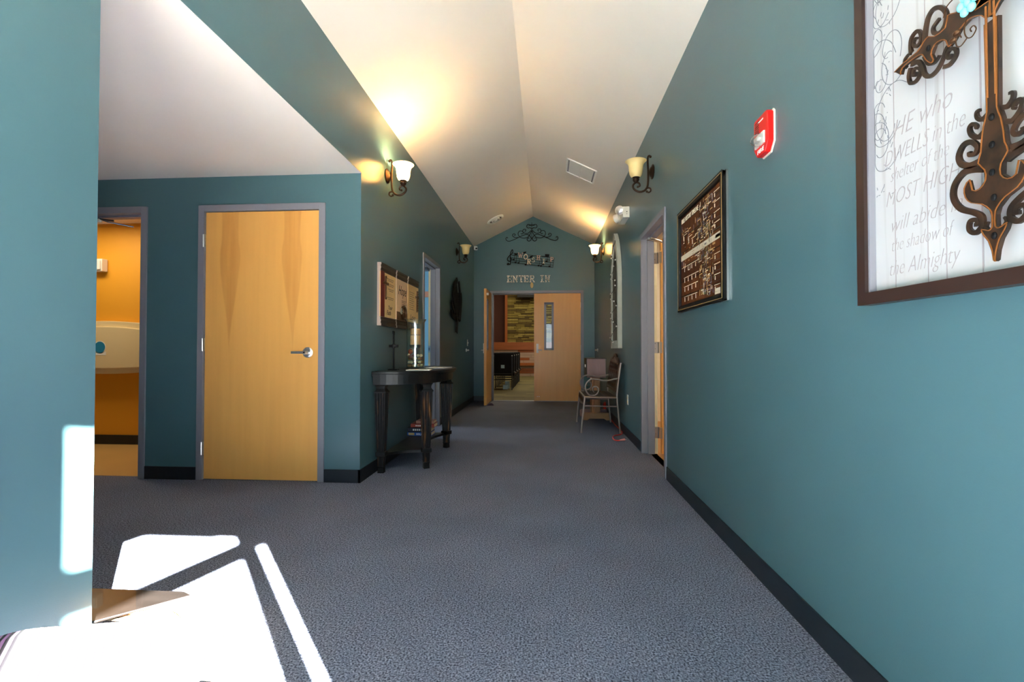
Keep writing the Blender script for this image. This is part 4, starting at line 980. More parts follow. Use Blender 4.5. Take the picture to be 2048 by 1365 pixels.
# ------------------------------------------------------------------ ironwork and letters on the far wall
iw = thing('iron_scrollwork', (-0.272, YF, 3.17), 'black wrought iron scroll ornament at the top of the far gable', 'wall decor')
IR = [[(-0.2776,3.3719),(-0.3048,3.3069),(-0.3592,3.2423),(-0.4463,3.2274),(-0.5116,3.2558),(-0.5443,3.311),(-0.5225,3.3652),(-0.468,3.3698),(-0.4408,3.3365),(-0.468,3.3097),(-0.4898,3.321)],
 [(-0.2831,3.3829),(-0.3483,3.324),(-0.4245,3.3308),(-0.4517,3.364),(-0.4353,3.402),(-0.3972,3.4013),(-0.3918,3.3739),(-0.4136,3.3634)],
 [(-0.2832,3.2193),(-0.3157,3.2744),(-0.3701,3.2993),(-0.4354,3.2873),(-0.5225,3.2505),(-0.6207,3.2029),(-0.719,3.1717),(-0.7737,3.1889),(-0.7869,3.2275),(-0.7683,3.2491),(-0.7464,3.2323)],
 [(-0.5225,3.245),(-0.588,3.2406),(-0.6426,3.2634),(-0.6535,3.3019),(-0.6207,3.3177),(-0.5989,3.2955),(-0.6207,3.2773)],
 [(-0.2777,3.2301),(-0.2941,3.1867),(-0.3267,3.1676),(-0.3593,3.1823),(-0.3647,3.2152),(-0.3429,3.2312),(-0.3266,3.22)],
 [(-0.2776,3.4047),(-0.3048,3.4324),(-0.3483,3.4277),(-0.3754,3.4555),(-0.3591,3.4935),(-0.321,3.4928),(-0.2939,3.4759)]]
IC = -0.272
for P in IR:
    for Q in (P, [(2*IC-a, b) for a, b in P]):
        MB().tube([(p.x, YF-0.02, p.y) for p in smooth_path([(a, b, 0) for a, b in Q], 5)], 0.0062, 8).build('scroll', 'black_iron', iw, smooth=True)
MB().tube([(IC, YF-0.02, 3.535), (IC, YF-0.02, 3.22)], lambda u: 0.004+0.012*math.sin(PI*min(1, u*1.6)), 10).build('spear', 'black_iron', iw, smooth=True)
MB().box(IC-0.055, IC+0.055, YF-0.027, YF-0.013, 3.475, 3.492).build('collar', 'black_iron', iw)

LET = {
 'E': ([(.1,.28,0,1),(0,.8,.87,1),(.2,.6,.44,.56),(0,.8,0,.13),(.7,.8,.7,1),(.7,.8,0,.3),(.54,.62,.36,.64)], [], []),
 'N': ([(.1,.25,0,1),(.62,.77,0,1),(-.02,.36,0,.1),(-.02,.3,.9,1),(.5,.9,.9,1)], [([(.14,.98),(.73,.02)],.17)], []),
 'T': ([(.32,.5,0,1),(0,.82,.87,1),(0,.1,.68,1),(.72,.82,.68,1),(.18,.64,0,.1)], [], []),
 'R': ([(.1,.28,0,1),(0,.4,0,.1),(0,.3,.9,1),(.6,.88,0,.1)], [([(.42,.5),(.74,.04)],.17)], [([(.2,.93),(.55,.93),(.68,.84),(.7,.74),(.66,.62),(.52,.53),(.2,.52)],.13)]),
 'I': ([(.3,.5,0,1),(.12,.68,0,.1),(.12,.68,.9,1)], [], []),
 'W': ([(-.08,.2,.92,1),(.72,1.0,.92,1)], [([(.05,1),(.26,0)],.14),([(.26,0),(.46,.82)],.09),([(.44,.82),(.66,0)],.14),([(.66,0),(.87,1)],.09)], []),
 'O': ([], [], [([(.42+.36*math.cos(i/20*2*PI), .5+.46*math.sin(i/20*2*PI)) for i in range(21)],.13)]),
 'S': ([], [], [([(.68,.78),(.6,.92),(.38,.96),(.16,.82),(.2,.62),(.42,.5),(.64,.38),(.68,.18),(.42,.04),(.14,.08),(.08,.24)],.12)]),
 'H': ([(.12,.27,0,1),(.6,.75,0,1),(.2,.68,.45,.56),(0,.38,0,.1),(0,.38,.9,1),(.5,.87,0,.1),(.5,.87,.9,1)], [], []),
 'P': ([(.1,.28,0,1),(0,.42,0,.1),(0,.3,.9,1)], [], [([(.2,.93),(.55,.93),(.68,.84),(.7,.72),(.66,.58),(.52,.48),(.2,.47)],.13)])}
def letter(ch_, cx, cz, h, d0, d1, m_, name, parent=None, tilt=0.0, wk=0.95):
    B_, D_, S_ = LET[ch_]; mb = MB(); ct, sn = math.cos(tilt), math.sin(tilt)
    def PL(a, b, d):
        x = (a-0.42)*h*wk; z = (b-0.5)*h
        return (cx+x*ct-z*sn, YF-d, cz+x*sn+z*ct)
    for k, (x0, x1, y0, y1) in enumerate(B_): mb.prism([(x0, y0), (x1, y0), (x1, y1), (x0, y1)], PL, d0, d1-0.0004*k)
    for P, w in D_: mb.ribbon(P, w, PL, d0, d1-0.001, 0)
    for P, w in S_: mb.ribbon(P, w, PL, d0, d1-0.0015, 3)
    return mb.build(name, m_, parent)
EL = [(-0.7136,2.4212),(-0.6056,2.4201),(-0.4848,2.4221),(-0.3804,2.421),(-0.2665,2.4199),(-0.0684,2.4211),(0.0321,2.42)]
for c_, (x, z), lb in zip('ENTERIN', EL, ('leftmost letter E of ENTER above the double doors', 'letter N beside the first E of ENTER above the doors', 'letter T in the middle of ENTER above the doors', 'second letter E of ENTER between T and R', 'letter R ending ENTER, above the tan oval', 'letter I of IN above the closed door leaf', 'rightmost letter N, ending IN above the doors')):
    o = letter(c_, x, z, 0.135, 0.002, 0.018, 'letter_speckle', 'wall_letter', wk=0.9); tag(o, 'speckled silver '+lb, 'letter', 'ENTER IN letters above the double doors')
o = MB(); lathe_axis(o, [(0.0, 0.0), (0.030, 0.002), (0.026, 0.012), (0.0, 0.018)], (0, 0, 0), (0, -1, 0), 20)
o.v = [(x-0.273, y+YF, z*1.9+2.293+(0.3*abs(x) if z > 0 else 0)) for x, y, z in o.v]
tag(o.build('oval_emblem', 'tan_oval', smooth=True), 'small tan oval emblem just above the double door frame', 'emblem')

ws = thing('worship_sign', (-0.28, YF, 2.64), 'black metal music staff with treble clef and letters spelling WORSHIP', 'sign')
for P in ([(-0.6743,2.9381),(0.1653,2.8253)], [(-0.6743,2.8923),(0.16,2.7798)], [(-0.6743,2.8431),(0.1548,2.7311)], [(-0.6743,2.7973),(0.1496,2.6856)], [(-0.6743,2.7514),(0.1443,2.6401)], [(0.1653,2.8286),(0.1424,2.6368)]):
    MB().ribbon(P, 0.007, DF, 0.012, 0.02, 0).build('staff_line', 'black_iron', ws)
MB().ribbon([(-0.7627,2.7132),(-0.7365,2.7325),(-0.707,2.706),(-0.6939,2.7582),(-0.6939,2.8368),(-0.7005,2.9025),(-0.6808,2.9677),(-0.6579,3.0002),(-0.6481,2.9673),(-0.6677,2.9217),(-0.7201,2.8765),(-0.7562,2.8245),(-0.7464,2.7851),(-0.707,2.7715),(-0.6808,2.8039),(-0.6874,2.8433),(-0.7136,2.8371)], 0.017, DF, 0.012, 0.024, 5).ball((-0.745, YF-0.018, 2.715), (0.024, 0.006, 0.022)).build('treble_clef', 'black_iron', ws)
for k, (x, z) in enumerate([(-0.635,2.8033),(-0.5958,2.7471),(-0.5369,2.7366),(-0.3933,2.7021),(-0.1395,2.6794),(-0.0941,2.6723),(-0.0486,2.7043),(0.0163,2.7622),(0.0745,2.6605)]):
    MB().ball((x, YF-0.018, z), (0.022, 0.006, 0.016)).box(x+0.014, x+0.021, YF-0.022, YF-0.014, z, z+(0.13 if k % 2 else 0.09)).build('note', 'black_iron', ws)
for P in ([(-0.012,2.905),(0.075,2.900),(0.066,2.845),(-0.010,2.852)], [(-0.4519,2.9317),(-0.4324,2.9544),(-0.3802,2.9602),(-0.3867,2.9374),(-0.4193,2.9182)], [(-0.3281,2.8319),(-0.302,2.8708),(-0.2434,2.8831),(-0.2629,2.8507),(-0.2955,2.8315)], [(-0.62,2.93),(-0.56,2.925),(-0.56,2.89),(-0.615,2.895)], [(-0.08,2.87),(-0.01,2.862),(-0.012,2.85),(-0.08,2.858)]):
    MB().prism(P, DF, 0.012, 0.022).build('note_flag', 'black_iron', ws)
for c_, (x, z), h, m_ in zip('WORSHIP', [(-0.5009,2.8866),(-0.3933,2.8557),(-0.3281,2.7568),(-0.2402,2.7916),(-0.1426,2.8327),(-0.0356,2.7628),(0.1232,2.7966)], (0.10,0.10,0.10,0.09,0.09,0.095,0.09), ('letter_pink','letter_cream','letter_cream','letter_speckle','letter_pink','letter_speckle','letter_pink')):
    letter(c_, x, z, h, 0.022, 0.034, m_, 'letter', ws, tilt=-0.06)

# ------------------------------------------------------------------ triptych of plaques on the left wall
def plaque(y0, y1, kind, label):
    z0, z1 = 1.232, 1.772
    t = thing('wall_plaque', (XL, (y0+y1)/2, z0), label, 'plaque', 'three inspirational plaques above the console table')
    MB().box(XL, XL+0.020, y0, y1, z0, z1).build('back_board', 'plaque_side', t)
    pr = MB().box(XL+0.020, XL+0.028, y0+0.004, y1-0.004, z0+0.08, z1-0.07).build('panel', 'parchment' if kind != 1 else 'plaque_rose', t)
    for zb, sg in ((z1, -1), (z0, 1)):
        pf = [(0, 0), (0.036, 0), (0.036, 0.016), (0.030, 0.026), (0.034, 0.044), (0.029, 0.060), (0.031, 0.074), (0.0, 0.074)]
        MB().prism(pf, lambda a, b, d: (XL+a, d, zb+sg*b), y0, y1).build('moulding', 'plaque_mould', t)
        MB().prism([(a*1.0, b) for a, b in pf], lambda a, b, d: (XL+a, d, zb+sg*b), y0-0.002, y0).build('moulding_end', 'plaque_side', t)
    if kind == 0:
        MB().box(XL+0.028, XL+0.031, y0+0.002, y0+0.10, z0+0.078, z1-0.068).build('side_strip', 'maroon_strip', t)
        c = MB(); cy = y0+0.115
        c.ribbon([(cy, 1.665), (cy, 1.47)], lambda u: 0.022-0.010*u, DL, 0.031, 0.040, 0).ribbon([(cy-0.055, 1.605), (cy+0.055, 1.605)], 0.020, DL, 0.031, 0.041, 0)
        for a, b in ((cy, 1.66), (cy-0.05, 1.605), (cy+0.05, 1.605), (cy, 1.605), (cy, 1.475)): c.ball((XL+0.038, a, b), (0.008, 0.015, 0.013), 10, 6)
        c.build('cross', 'antique_bronze', t)
        text('lettering', 'Your', 0.055, (XL+0.0285, y0+0.20, 1.385), 'L', 'ink', pr, shear=0.4); text('lettering', 'Faith', 0.06, (XL+0.0285, y0+0.16, 1.335), 'L', 'ink', pr, shear=0.4)
        for k, z in enumerate((1.655, 1.640, 1.61, 1.595, 1.565, 1.55, 1.49, 1.475)): MB().box(XL+0.028, XL+0.0288, y0+0.17+0.03*(k % 3), y0+0.36-0.02*(k % 2), z, z+0.004).build('text_line', 'ink', pr)
    elif kind == 1:
        text('lettering', 'Hope', 0.13, (XL+0.0285, y0+0.05, 1.555), 'L', 'ink', pr, shear=0.45, width=0.26)
        for k, z in enumerate((1.50, 1.485, 1.468, 1.452, 1.436)): MB().box(XL+0.028, XL+0.0288, y0+0.16, y0+0.32-0.03*(k % 2), z, z+0.004).build('text_line', 'ink', pr)
        MB().box(XL+0.028, XL+0.032, y0+0.004, y1-0.004, z0+0.08, z0+0.155).build('lower_band', 'plaque_brown', t)
        rg = [(XL+0.042, y0+0.19+0.062*math.cos(i/24*2*PI), 1.385+0.062*math.sin(i/24*2*PI)) for i in range(24)]
        MB().tube(rg, 0.013, 8, closed=True).build('wreath', 'antique_bronze', t, smooth=True)
        c = MB()
        for a, b in ((y0+0.10, 1.40), (y0+0.11, 1.375), (y0+0.09, 1.385), (y0+0.105, 1.415), (y0+0.12, 1.395)): c.ball((XL+0.045, a, b), (0.008, 0.014, 0.012), 10, 6)
        c.build('flower', 'antique_silver', t)
    else:
        c = MB(); cy = y1-0.075
        c.ribbon([(cy, 1.66), (cy, 1.43)], lambda u: 0.030-0.008*u, DL, 0.028, 0.040, 0).ribbon([(cy-0.055, 1.59), (cy+0.055, 1.59)], 0.026, DL, 0.028, 0.041, 0)
        for k in range(9): c.ball((XL+0.041, cy, 1.65-k*0.025), (0.006, 0.011, 0.010), 8, 5)
        c.build('cross', 'antique_bronze', t)
        text('lettering', 'Love', 0.085, (XL+0.0285, y0+0.07, 1.335), 'L', 'ink', pr, shear=0.4, width=0.2)
        for k in range(9): MB().box(XL+0.028, XL+0.0288, y0+0.06, y0+0.23-0.03*(k % 2), 1.62-k*0.022, 1.624-k*0.022).build('text_line', 'ink', pr)
plaque(3.985, 4.398, 0, 'plaque with maroon strip and small metal cross, nearest of the triptych')
plaque(4.425, 4.775, 1, 'middle plaque of the triptych lettered Hope with a small wreath')
plaque(4.805, 5.205, 2, 'farthest plaque of the triptych with beaded cross at its right')

# ------------------------------------------------------------------ branch sculpture on the left wall
bs = thing('branch_sculpture', (XL, 7.5, 1.287), 'dark metal branch wall sculpture on left wall past the doorway', 'wall decor')
for P, w0, w1 in (([(7.4917,1.2868),(7.5249,1.475),(7.5329,1.5569)], .12, .16), ([(7.5112,1.5148),(7.337,1.7023),(7.2114,1.8472),(7.2713,1.9958),(7.4613,2.1016),(7.5047,2.1404)], .14, .06), ([(7.5329,1.5569),(7.5303,1.8013),(7.4846,1.9589),(7.4182,2.0794)], .16, .07), ([(7.6687,1.5),(7.7591,1.7404),(7.757,1.9502),(7.6624,2.1135)], .14, .06),
                  ([(7.3813,1.5225),(7.1541,1.5463),(7.0354,1.5988)], .08, .05), ([(7.3383,1.5832),(7.1325,1.6992),(7.0922,1.7647)], .07, .05), ([(7.7615,1.5056),(7.8778,1.7938),(7.852,1.9614)], .09, .04), ([(7.5108,1.5554),(7.6435,1.73),(7.6186,1.934)], .10, .05), ([(7.467,1.5524),(7.3785,1.786),(7.3552,1.9829)], .12, .06)):
    MB().ribbon(P, (lambda a, b: (lambda u: a+(b-a)*u))(w0, w1), DL, 0.015+0.008*random.random(), 0.032+0.01*random.random(), 5).build('branch', 'black_iron', bs)

# ------------------------------------------------------------------ console table
ct = thing('console_table', (XL+0.25, 4.55, 0), 'black worn half-round console table with fluted legs against left wall', 'table')
def half(A, B, n=2.3, k=36, x0=XL+0.008, yc=4.555):
    r = []
    for i in range(k+1):
        th = PI*i/k; c, s = math.cos(th), math.sin(th)
        r.append((x0+A*max(0, s)**(2/n), yc+B*(1 if c > 0 else -1)*abs(c)**(2/n)))
    return r
FL = lambda a, b, d: (a, b, d)
top = MB().prism(half(0.540, 0.720), FL, 0.822, 0.846).build('top', 'black_lacquer', ct, bevel=0.006)
MB().prism(half(0.525, 0.705), FL, 0.806, 0.822).build('top_moulding', 'black_lacquer', ct)
MB().prism(half(0.505, 0.685), FL, 0.735, 0.806).build('apron', 'black_lacquer', ct)
LEGS = [(-1.368, 3.935, 0), (-1.035, 4.112, 0.5), (-1.04, 4.985, -0.5), (-1.368, 5.165, 0)]
def flute(cx, cy, w, z, ang):
    pts = []; n = 4
    for sd in range(4):
        for k in range(n*4):
            u = -1+2*k/(n*4); dpt = 1.0 if (k % 4) in (0, 1) else 0.88
            x, y = u*w*(1.0), -w*dpt
            a = sd*PI/2+ang
            pts.append((cx+x*math.cos(a)-y*math.sin(a), cy+x*math.sin(a)+y*math.cos(a), z))
    return pts
for lx, ly, an in LEGS:
    lg = MB().loft([flute(lx, ly, 0.046, 0.668, an), flute(lx, ly, 0.041, 0.45, an), flute(lx, ly, 0.030, 0.175, an)]).build('leg', 'worn_black', ct)
    def sq(w, z): return [(lx+w*math.sqrt(2)*math.cos(PI/4+k*PI/2+an), ly+w*math.sqrt(2)*math.sin(PI/4+k*PI/2+an), z) for k in range(4)]
    MB().loft([sq(0.050, 0.664), sq(0.050, 0.676), sq(0.042, 0.682), sq(0.034, 0.700), sq(0.038, 0.722), sq(0.048, 0.735)]).build('capital', 'black_lacquer', lg)
    MB().loft([sq(0.036, 0.138), sq(0.039, 0.142), sq(0.039, 0.172), sq(0.036, 0.177)]).build('block', 'black_lacquer', lg)
    MB().loft([flute(lx, ly, 0.027, 0.140, an), flute(lx, ly, 0.024, 0.055, an)]).build('ankle', 'worn_black', lg)
    MB().loft([sq(0.027, 0.056), sq(0.023, 0.040), sq(0.025, 0.0)]).build('foot', 'black_lacquer', lg)
sh = []
for i in range(3):
    a, b_ = LEGS[i], LEGS[i+1]; mx_, my_ = (a[0]+b_[0])/2, (a[1]+b_[1])/2; nx, ny = -(b_[1]-a[1]), (b_[0]-a[0]); L_ = math.hypot(nx, ny); nx, ny = nx/L_, ny/L_
    for k in range(9):
        u = k/9; q = 4*u*(1-u)*0.07*(0.8 if i != 1 else 1.6); sh.append((a[0]+(b_[0]-a[0])*u+nx*q, a[1]+(b_[1]-a[1])*u+ny*q))
sh.append(LEGS[3][:2])
shelf = MB().prism(sh, FL, 0.132, 0.155).build('shelf', 'black_lacquer', ct)

# things on the console
cs = thing('standing_cross', (-1.335, 4.14, 0.846), 'thin black metal cross standing on the console table', 'cross')
MB().box(-1.375, -1.295, 4.10, 4.18, 0.846, 0.854).build('base', 'black_iron', cs, bevel=0.002)
MB().ribbon([(4.145, 0.854), (4.142, 1.02), (4.138, 1.17)], lambda u: 0.012+0.010*abs(u-0.5)**1.5, lambda a, b, d: (-1.335+d, a, b), -0.006, 0.006, 4).prism([(4.125, 1.165), (4.150, 1.155), (4.156, 1.185), (4.118, 1.190)], lambda a, b, d: (-1.335+d, a, b), -0.006, 0.006).build('post', 'black_iron', cs)
MB().box(-1.375, -1.295, 4.133, 4.147, 1.045, 1.068).ball((-1.335, 4.14, 1.057), (0.02, 0.014, 0.022)).build('crossbar', 'black_iron', cs)

VX, VY, VZ = -1.225, 4.45, 0.846
vs_ = thing('hurricane_vase', (VX, VY, VZ), 'tall clear glass cylinder vase with flared rim on the console table', 'vase')
MB().lathe([(0.0, 0.0), (0.080, 0.0), (0.083, 0.01), (0.083, 0.40), (0.086, 0.435), (0.100, 0.462), (0.098, 0.464), (0.083, 0.437), (0.080, 0.40), (0.079, 0.014), (0.0, 0.012)], (VX, VY, VZ), 'z', 40, caps=False).build('glass_wall', 'vase_glass', vs_, smooth=True)
MB().lathe([(0.098, 0.4605), (0.1015, 0.4625), (0.098, 0.4655), (0.0955, 0.463), (0.098, 0.4605)], (VX, VY, VZ), 'z', 40, caps=False).build('rim', 'lens_glass', vs_, smooth=True)
cd = thing('candle', (VX, VY, VZ+0.225), 'stacked tan pillar candle with dark band inside the glass vase', 'candle')
MB().lathe([(0.046, 0.225), (0.047, 0.23), (0.047, 0.312), (0.045, 0.314)], (VX, VY, VZ), 'z', 28).build('lower_wax', 'candle_wax', cd, smooth=True)
MB().lathe([(0.043, 0.313), (0.043, 0.321)], (VX, VY, VZ), 'z', 24).build('dark_band', 'candle_band', cd)
MB().lathe([(0.045, 0.32), (0.047, 0.323), (0.047, 0.372), (0.042, 0.377), (0.01, 0.374)], (VX, VY, VZ), 'z', 28).build('upper_wax', 'candle_wax', cd, smooth=True)
MB().tube([(VX, VY, VZ+0.372), (VX+0.001, VY, VZ+0.388)], 0.0015, 6).build('wick', 'black_iron', cd)
dh = thing('candle_dish', (VX, VY, VZ+0.13), 'dark round candle dish below the candle inside the vase', 'dish')
MB().lathe([(0.03, 0.185), (0.052, 0.195), (0.060, 0.224), (0.056, 0.224), (0.046, 0.2), (0.0, 0.196)], (VX, VY, VZ), 'z', 28, caps=False).build('bowl', 'black_plastic', dh, smooth=True)
MB().lathe([(0.02, 0.012), (0.014, 0.05), (0.014, 0.16), (0.03, 0.186)], (VX, VY, VZ), 'z', 16).build('stem', 'dark_steel', dh, smooth=True)
rp_ = random.Random(5)
def pot(name, x, y, z, r, m_, label, group=None):
    o = MB().ball((0, 0, 0), r, 12, 8); 
    o.v = [(p[0]*(1+0.12*math.sin(9*p[2]/max(r) if isinstance(r, tuple) else 9*p[2]/r)), p[1], p[2]) for p in o.v]
    ob = o.build(name, m_, smooth=True); ob.location = (x, y, z); tag(ob, label, 'potpourri', group or 'potpourri in the glass vase'); return ob
pot('potpourri_pod', VX-0.036, VY-0.040, VZ+0.160, 0.024, 'potpourri_red', 'striped orange red potpourri pod at top left in the vase')
pot('potpourri_pod', VX-0.028, VY-0.052, VZ+0.113, (0.024, 0.02, 0.022), 'potpourri_brown', 'round dark brown potpourri ball below the striped pod')
pot('potpourri_flower', VX-0.048, VY-0.052, VZ+0.127, (0.014, 0.006, 0.014), 'potpourri_cream', 'cream dried potpourri flower disc near the striped pod')
lay = [(0.018, 9, 0.060), (0.05, 9, 0.058), (0.082, 8, 0.055), (0.112, 6, 0.052)]
for z, n, rad in lay:
    for k in range(n):
        an = 2*PI*k/n+z*30; x, y = VX+rad*math.cos(an), VY+rad*math.sin(an)
        if z > 0.1 and x < VX-0.01 and y < VY: continue
        mm_ = rp_.choice(('potpourri_cream', 'potpourri_tan', 'potpourri_brown', 'potpourri_tan', 'potpourri_cream'))
        r = 0.0145+0.003*rp_.random()
        pot('potpourri_piece', x, y, VZ+z+0.012, (r, r, r*0.85), mm_, 'small dried potpourri piece in cream, tan and brown heap filling the vase', 'small potpourri pieces in the vase')
for nm, x0, x1, y0, y1, th, rz, lb in (('booklet', -1.20, -1.00, 4.03, 4.22, 0.006, 0.12, 'white booklet near the front edge of the console table'), ('booklet', -1.135, -0.945, 4.50, 4.72, 0.008, -0.2, 'white open booklet at the far side of the glass vase')):
    t = thing(nm, ((x0+x1)/2, (y0+y1)/2, 0.846), lb, 'booklet'); t.rotation_euler = (0, 0, rz)
    MB().box(x0, x1, y0, y1, 0.846, 0.846+th*0.6).build('pages', 'paper_white', t)
    MB().box(x0-0.002, x1+0.002, y0-0.002, y1+0.002, 0.846+th*0.6, 0.846+th).build('cover', 'paper_white', t)
o = MB().tube([(-1.17, 4.40, 0.851), (-1.03, 4.335, 0.851)], 0.004, 8).build('pen', 'steel'); tag(o, 'silver pen lying between the two booklets', 'pen')
z = 0.155
for m_, x0, x1, y0, y1, th, lb in (('book_blue', -1.395, -1.150, 4.775, 4.945, 0.038, 'thick blue book at the bottom of the stack on the table shelf'), ('book_navy', -1.390, -1.155, 4.78, 4.95, 0.044, 'dark navy book second in the stack on the table shelf'),
                               ('book_red', -1.365, -1.125, 4.79, 4.96, 0.036, 'red spined book third in the stack on the table shelf'), ('book_rust', -1.315, -1.135, 4.81, 4.95, 0.028, 'thin rust coloured book on top of the shelf stack')):
    t = thing('book', ((x0+x1)/2, (y0+y1)/2, z), lb, 'book', 'books stacked on the console table shelf')
    cvr = MB().box(x0, x1, y0, y1, z, z+0.003).box(x0, x1, y0, y1, z+th-0.003, z+th).box(x0, x1, y0, y0+0.003, z, z+th).build('cover', m_, t)
    MB().box(x0+0.004, x1-0.004, y0+0.003, y1-0.004, z+0.003, z+th-0.003).build('pages', 'page_edge', t)
    if m_ == 'book_blue':
        MB().box(x0+0.012, x0+0.072, y0-0.001, y0, z+0.007, z+th-0.007).build('spine_label', 'chart_sand', cvr); text('title', 'BIBLE', 0.026, (x0+0.09, y0-0.0005, z+0.009), 'F', 'pure_white', cvr)
    else:
        for k in range(5): MB().box(x0+0.05+k*0.02, x0+0.063+k*0.02, y0-0.001, y0, z+th*0.3, z+th*0.7).build('title_mark', 'paper_white', cvr)
    z += th

# ------------------------------------------------------------------ metal bench at the right wall
bn = thing('garden_bench', (0.67, 6.4, 0), 'metal bench with scroll arms and ornate bronze back against right wall', 'bench')
ARM = [(0.8967,0.6745),(0.8346,0.6608),(0.7634,0.6443),(0.6922,0.6467),(0.6209,0.6599),(0.5583,0.6596),(0.509,0.6233),(0.4865,0.5691),(0.4998,0.5061),(0.5399,0.4659),(0.5935,0.4599),(0.6337,0.489),(0.6428,0.534),(0.6206,0.5654),(0.5849,0.5652),(0.5714,0.5381),(0.5892,0.5067)]
BY0, BY1 = 5.96, 6.84
for y in (BY0, BY1):
    MB().tube(smooth_path([(0.908, y, 0.0), (0.888, y, 0.22), (0.869, y, 0.432), (0.884, y, 0.60), (0.905, y, 0.76), (0.918, y, 0.86)], 4), 0.0125, 10).build('leg', 'taupe_tube', bn, smooth=True)
    MB().tube([(0.434, y, 0.0), (0.455, y, 0.22), (0.480, y, 0.44)], 0.0125, 10).build('leg', 'taupe_tube', bn, smooth=True)
    MB().tube([(p.x, y, p.y) for p in smooth_path([(a, b, 0) for a, b in ARM], 5)], 0.0095, 10).build('arm_scroll', 'taupe_tube', bn, smooth=True)
    MB().tube([(0.466, y, 0.332), (0.878, y, 0.325)], 0.009, 8).build('stretcher', 'taupe_tube', bn, smooth=True)
    MB().tube([(0.478, y, 0.436), (0.869, y, 0.432)], 0.012, 8).build('seat_rail', 'taupe_tube', bn, smooth=True)
MB().tube([(0.478, BY0, 0.436), (0.478, BY1, 0.436)], 0.012, 8).build('seat_rail', 'taupe_tube', bn, smooth=True)
MB().tube([(0.869, BY0, 0.432), (0.869, BY1, 0.432)], 0.012, 8).build('seat_rail', 'taupe_tube', bn, smooth=True)
for k in range(9):
    x = 0.492+k*0.0415; MB().box(x, x+0.036, BY0+0.012, BY1-0.012, 0.434, 0.442).build('seat_slat', 'bench_seat', bn)
def BK(a, b, d): return (0.869+(b-0.432)*0.116-0.012+d*-1, a, b)
mid = (BY0+BY1)/2
edge = [(BY0+0.02, 0.50), (BY0+0.02, 0.80), (BY0+0.07, 0.865), (BY0+0.16, 0.90), (BY0+0.25, 0.91), (mid-0.1, 0.945), (mid, 0.958), (mid+0.1, 0.945), (BY1-0.25, 0.91), (BY1-0.16, 0.90), (BY1-0.07, 0.865), (BY1-0.02, 0.80), (BY1-0.02, 0.50)]
MB().ribbon(edge, 0.03, BK, -0.006, 0.012, 4).ribbon([(BY0+0.02, 0.515), (BY1-0.02, 0.515)], 0.03, BK, -0.006, 0.010, 0).build('back_frame', 'bronze_cast', bn)
for k in range(9):
    y = BY0+0.08+k*0.09; tz = 0.86+0.07*math.sin(PI*(k+0.0)/8)
    MB().ribbon([(y, 0.52), (y, tz)], 0.014, BK, -0.004, 0.008, 0).prism([(y, 0.62), (y+0.032, 0.69), (y, 0.76), (y-0.032, 0.69)], BK, -0.005, 0.014).prism([(y, 0.79), (y+0.022, 0.825), (y, 0.86), (y-0.022, 0.825)], BK, -0.005, 0.012).build('back_spear', 'bronze_cast', bn)
for k in range(8):
    y = BY0+0.125+k*0.09
    MB().tube([(BK(y+0.028*math.cos(i/12*2*PI), 0.575+0.035*math.sin(i/12*2*PI), 0.002)) for i in range(12)], 0.008, 6, closed=True).build('back_ring', 'bronze_cast', bn)
    MB().tube([(BK(y+0.026*math.cos(i/12*2*PI), 0.80+0.035*math.sin(i/12*2*PI), 0.002)) for i in range(12)], 0.008, 6, closed=True).build('back_ring', 'bronze_cast', bn)
AP = lambda a, b, d: (0.476-d-(0.436-b)*0.10, a, b)
MB().ribbon([(BY0+0.02, 0.36), (mid-0.2, 0.345), (mid, 0.33), (mid+0.2, 0.345), (BY1-0.02, 0.36)], 0.022, AP, -0.004, 0.008, 4).build('apron_rail', 'bronze_cast', bn)
for k in range(10):
    y = BY0+0.06+k*0.084; MB().tube([AP(y+0.03*math.cos(i/12*2*PI), 0.392+0.032*math.sin(i/12*2*PI), 0.002) for i in range(12)], 0.008, 6, closed=True).build('apron_ring', 'bronze_cast', bn)

# ------------------------------------------------------------------ wooden box on a post, behind the bench
pd = thing('pedestal_box', (0.73, 7.28, 0), 'brown wooden box on a post with trestle feet behind the bench', 'pedestal')
bx_ = MB().box(0.600, 0.868, 7.05, 7.50, 0.615, 0.888).build('box', 'lavender_wood', pd, bevel=0.004)
MB().box(0.594, 0.873, 7.043, 7.507, 0.886, 0.897).build('lid', 'dark_wood', pd, bevel=0.003)
MB().box(0.594, 0.601, 7.055, 7.495, 0.62, 0.885).build('side_panel', 'dark_wood', bx_)
MB().box(0.586, 0.596, 7.24, 7.30, 0.76, 0.80).build('latch', 'chrome', bx_, bevel=0.002)
MB().box(0.675, 0.795, 7.12, 7.42, 0.085, 0.615).build('post', 'raw_oak', pd, bevel=0.003)
MB().box(0.70, 0.76, 7.06, 7.12, 0.1, 0.60).build('brace', 'raw_oak', pd)
for y0, y1, m_ in ((7.03, 7.11, 'oak_band'), (7.42, 7.50, 'lavender_wood')):
    MB().prism([(0.525, 0.0), (0.60, 0.0), (0.63, 0.022), (0.84, 0.022), (0.87, 0.0), (0.930, 0.0), (0.930, 0.085), (0.910, 0.105), (0.55, 0.105), (0.525, 0.085)], lambda a, b, d: (a, d, b), y0, y1).build('foot', m_, pd)
MB().box(0.68, 0.79, 7.11, 7.42, 0.03, 0.085).build('cross_beam', 'raw_oak', pd)

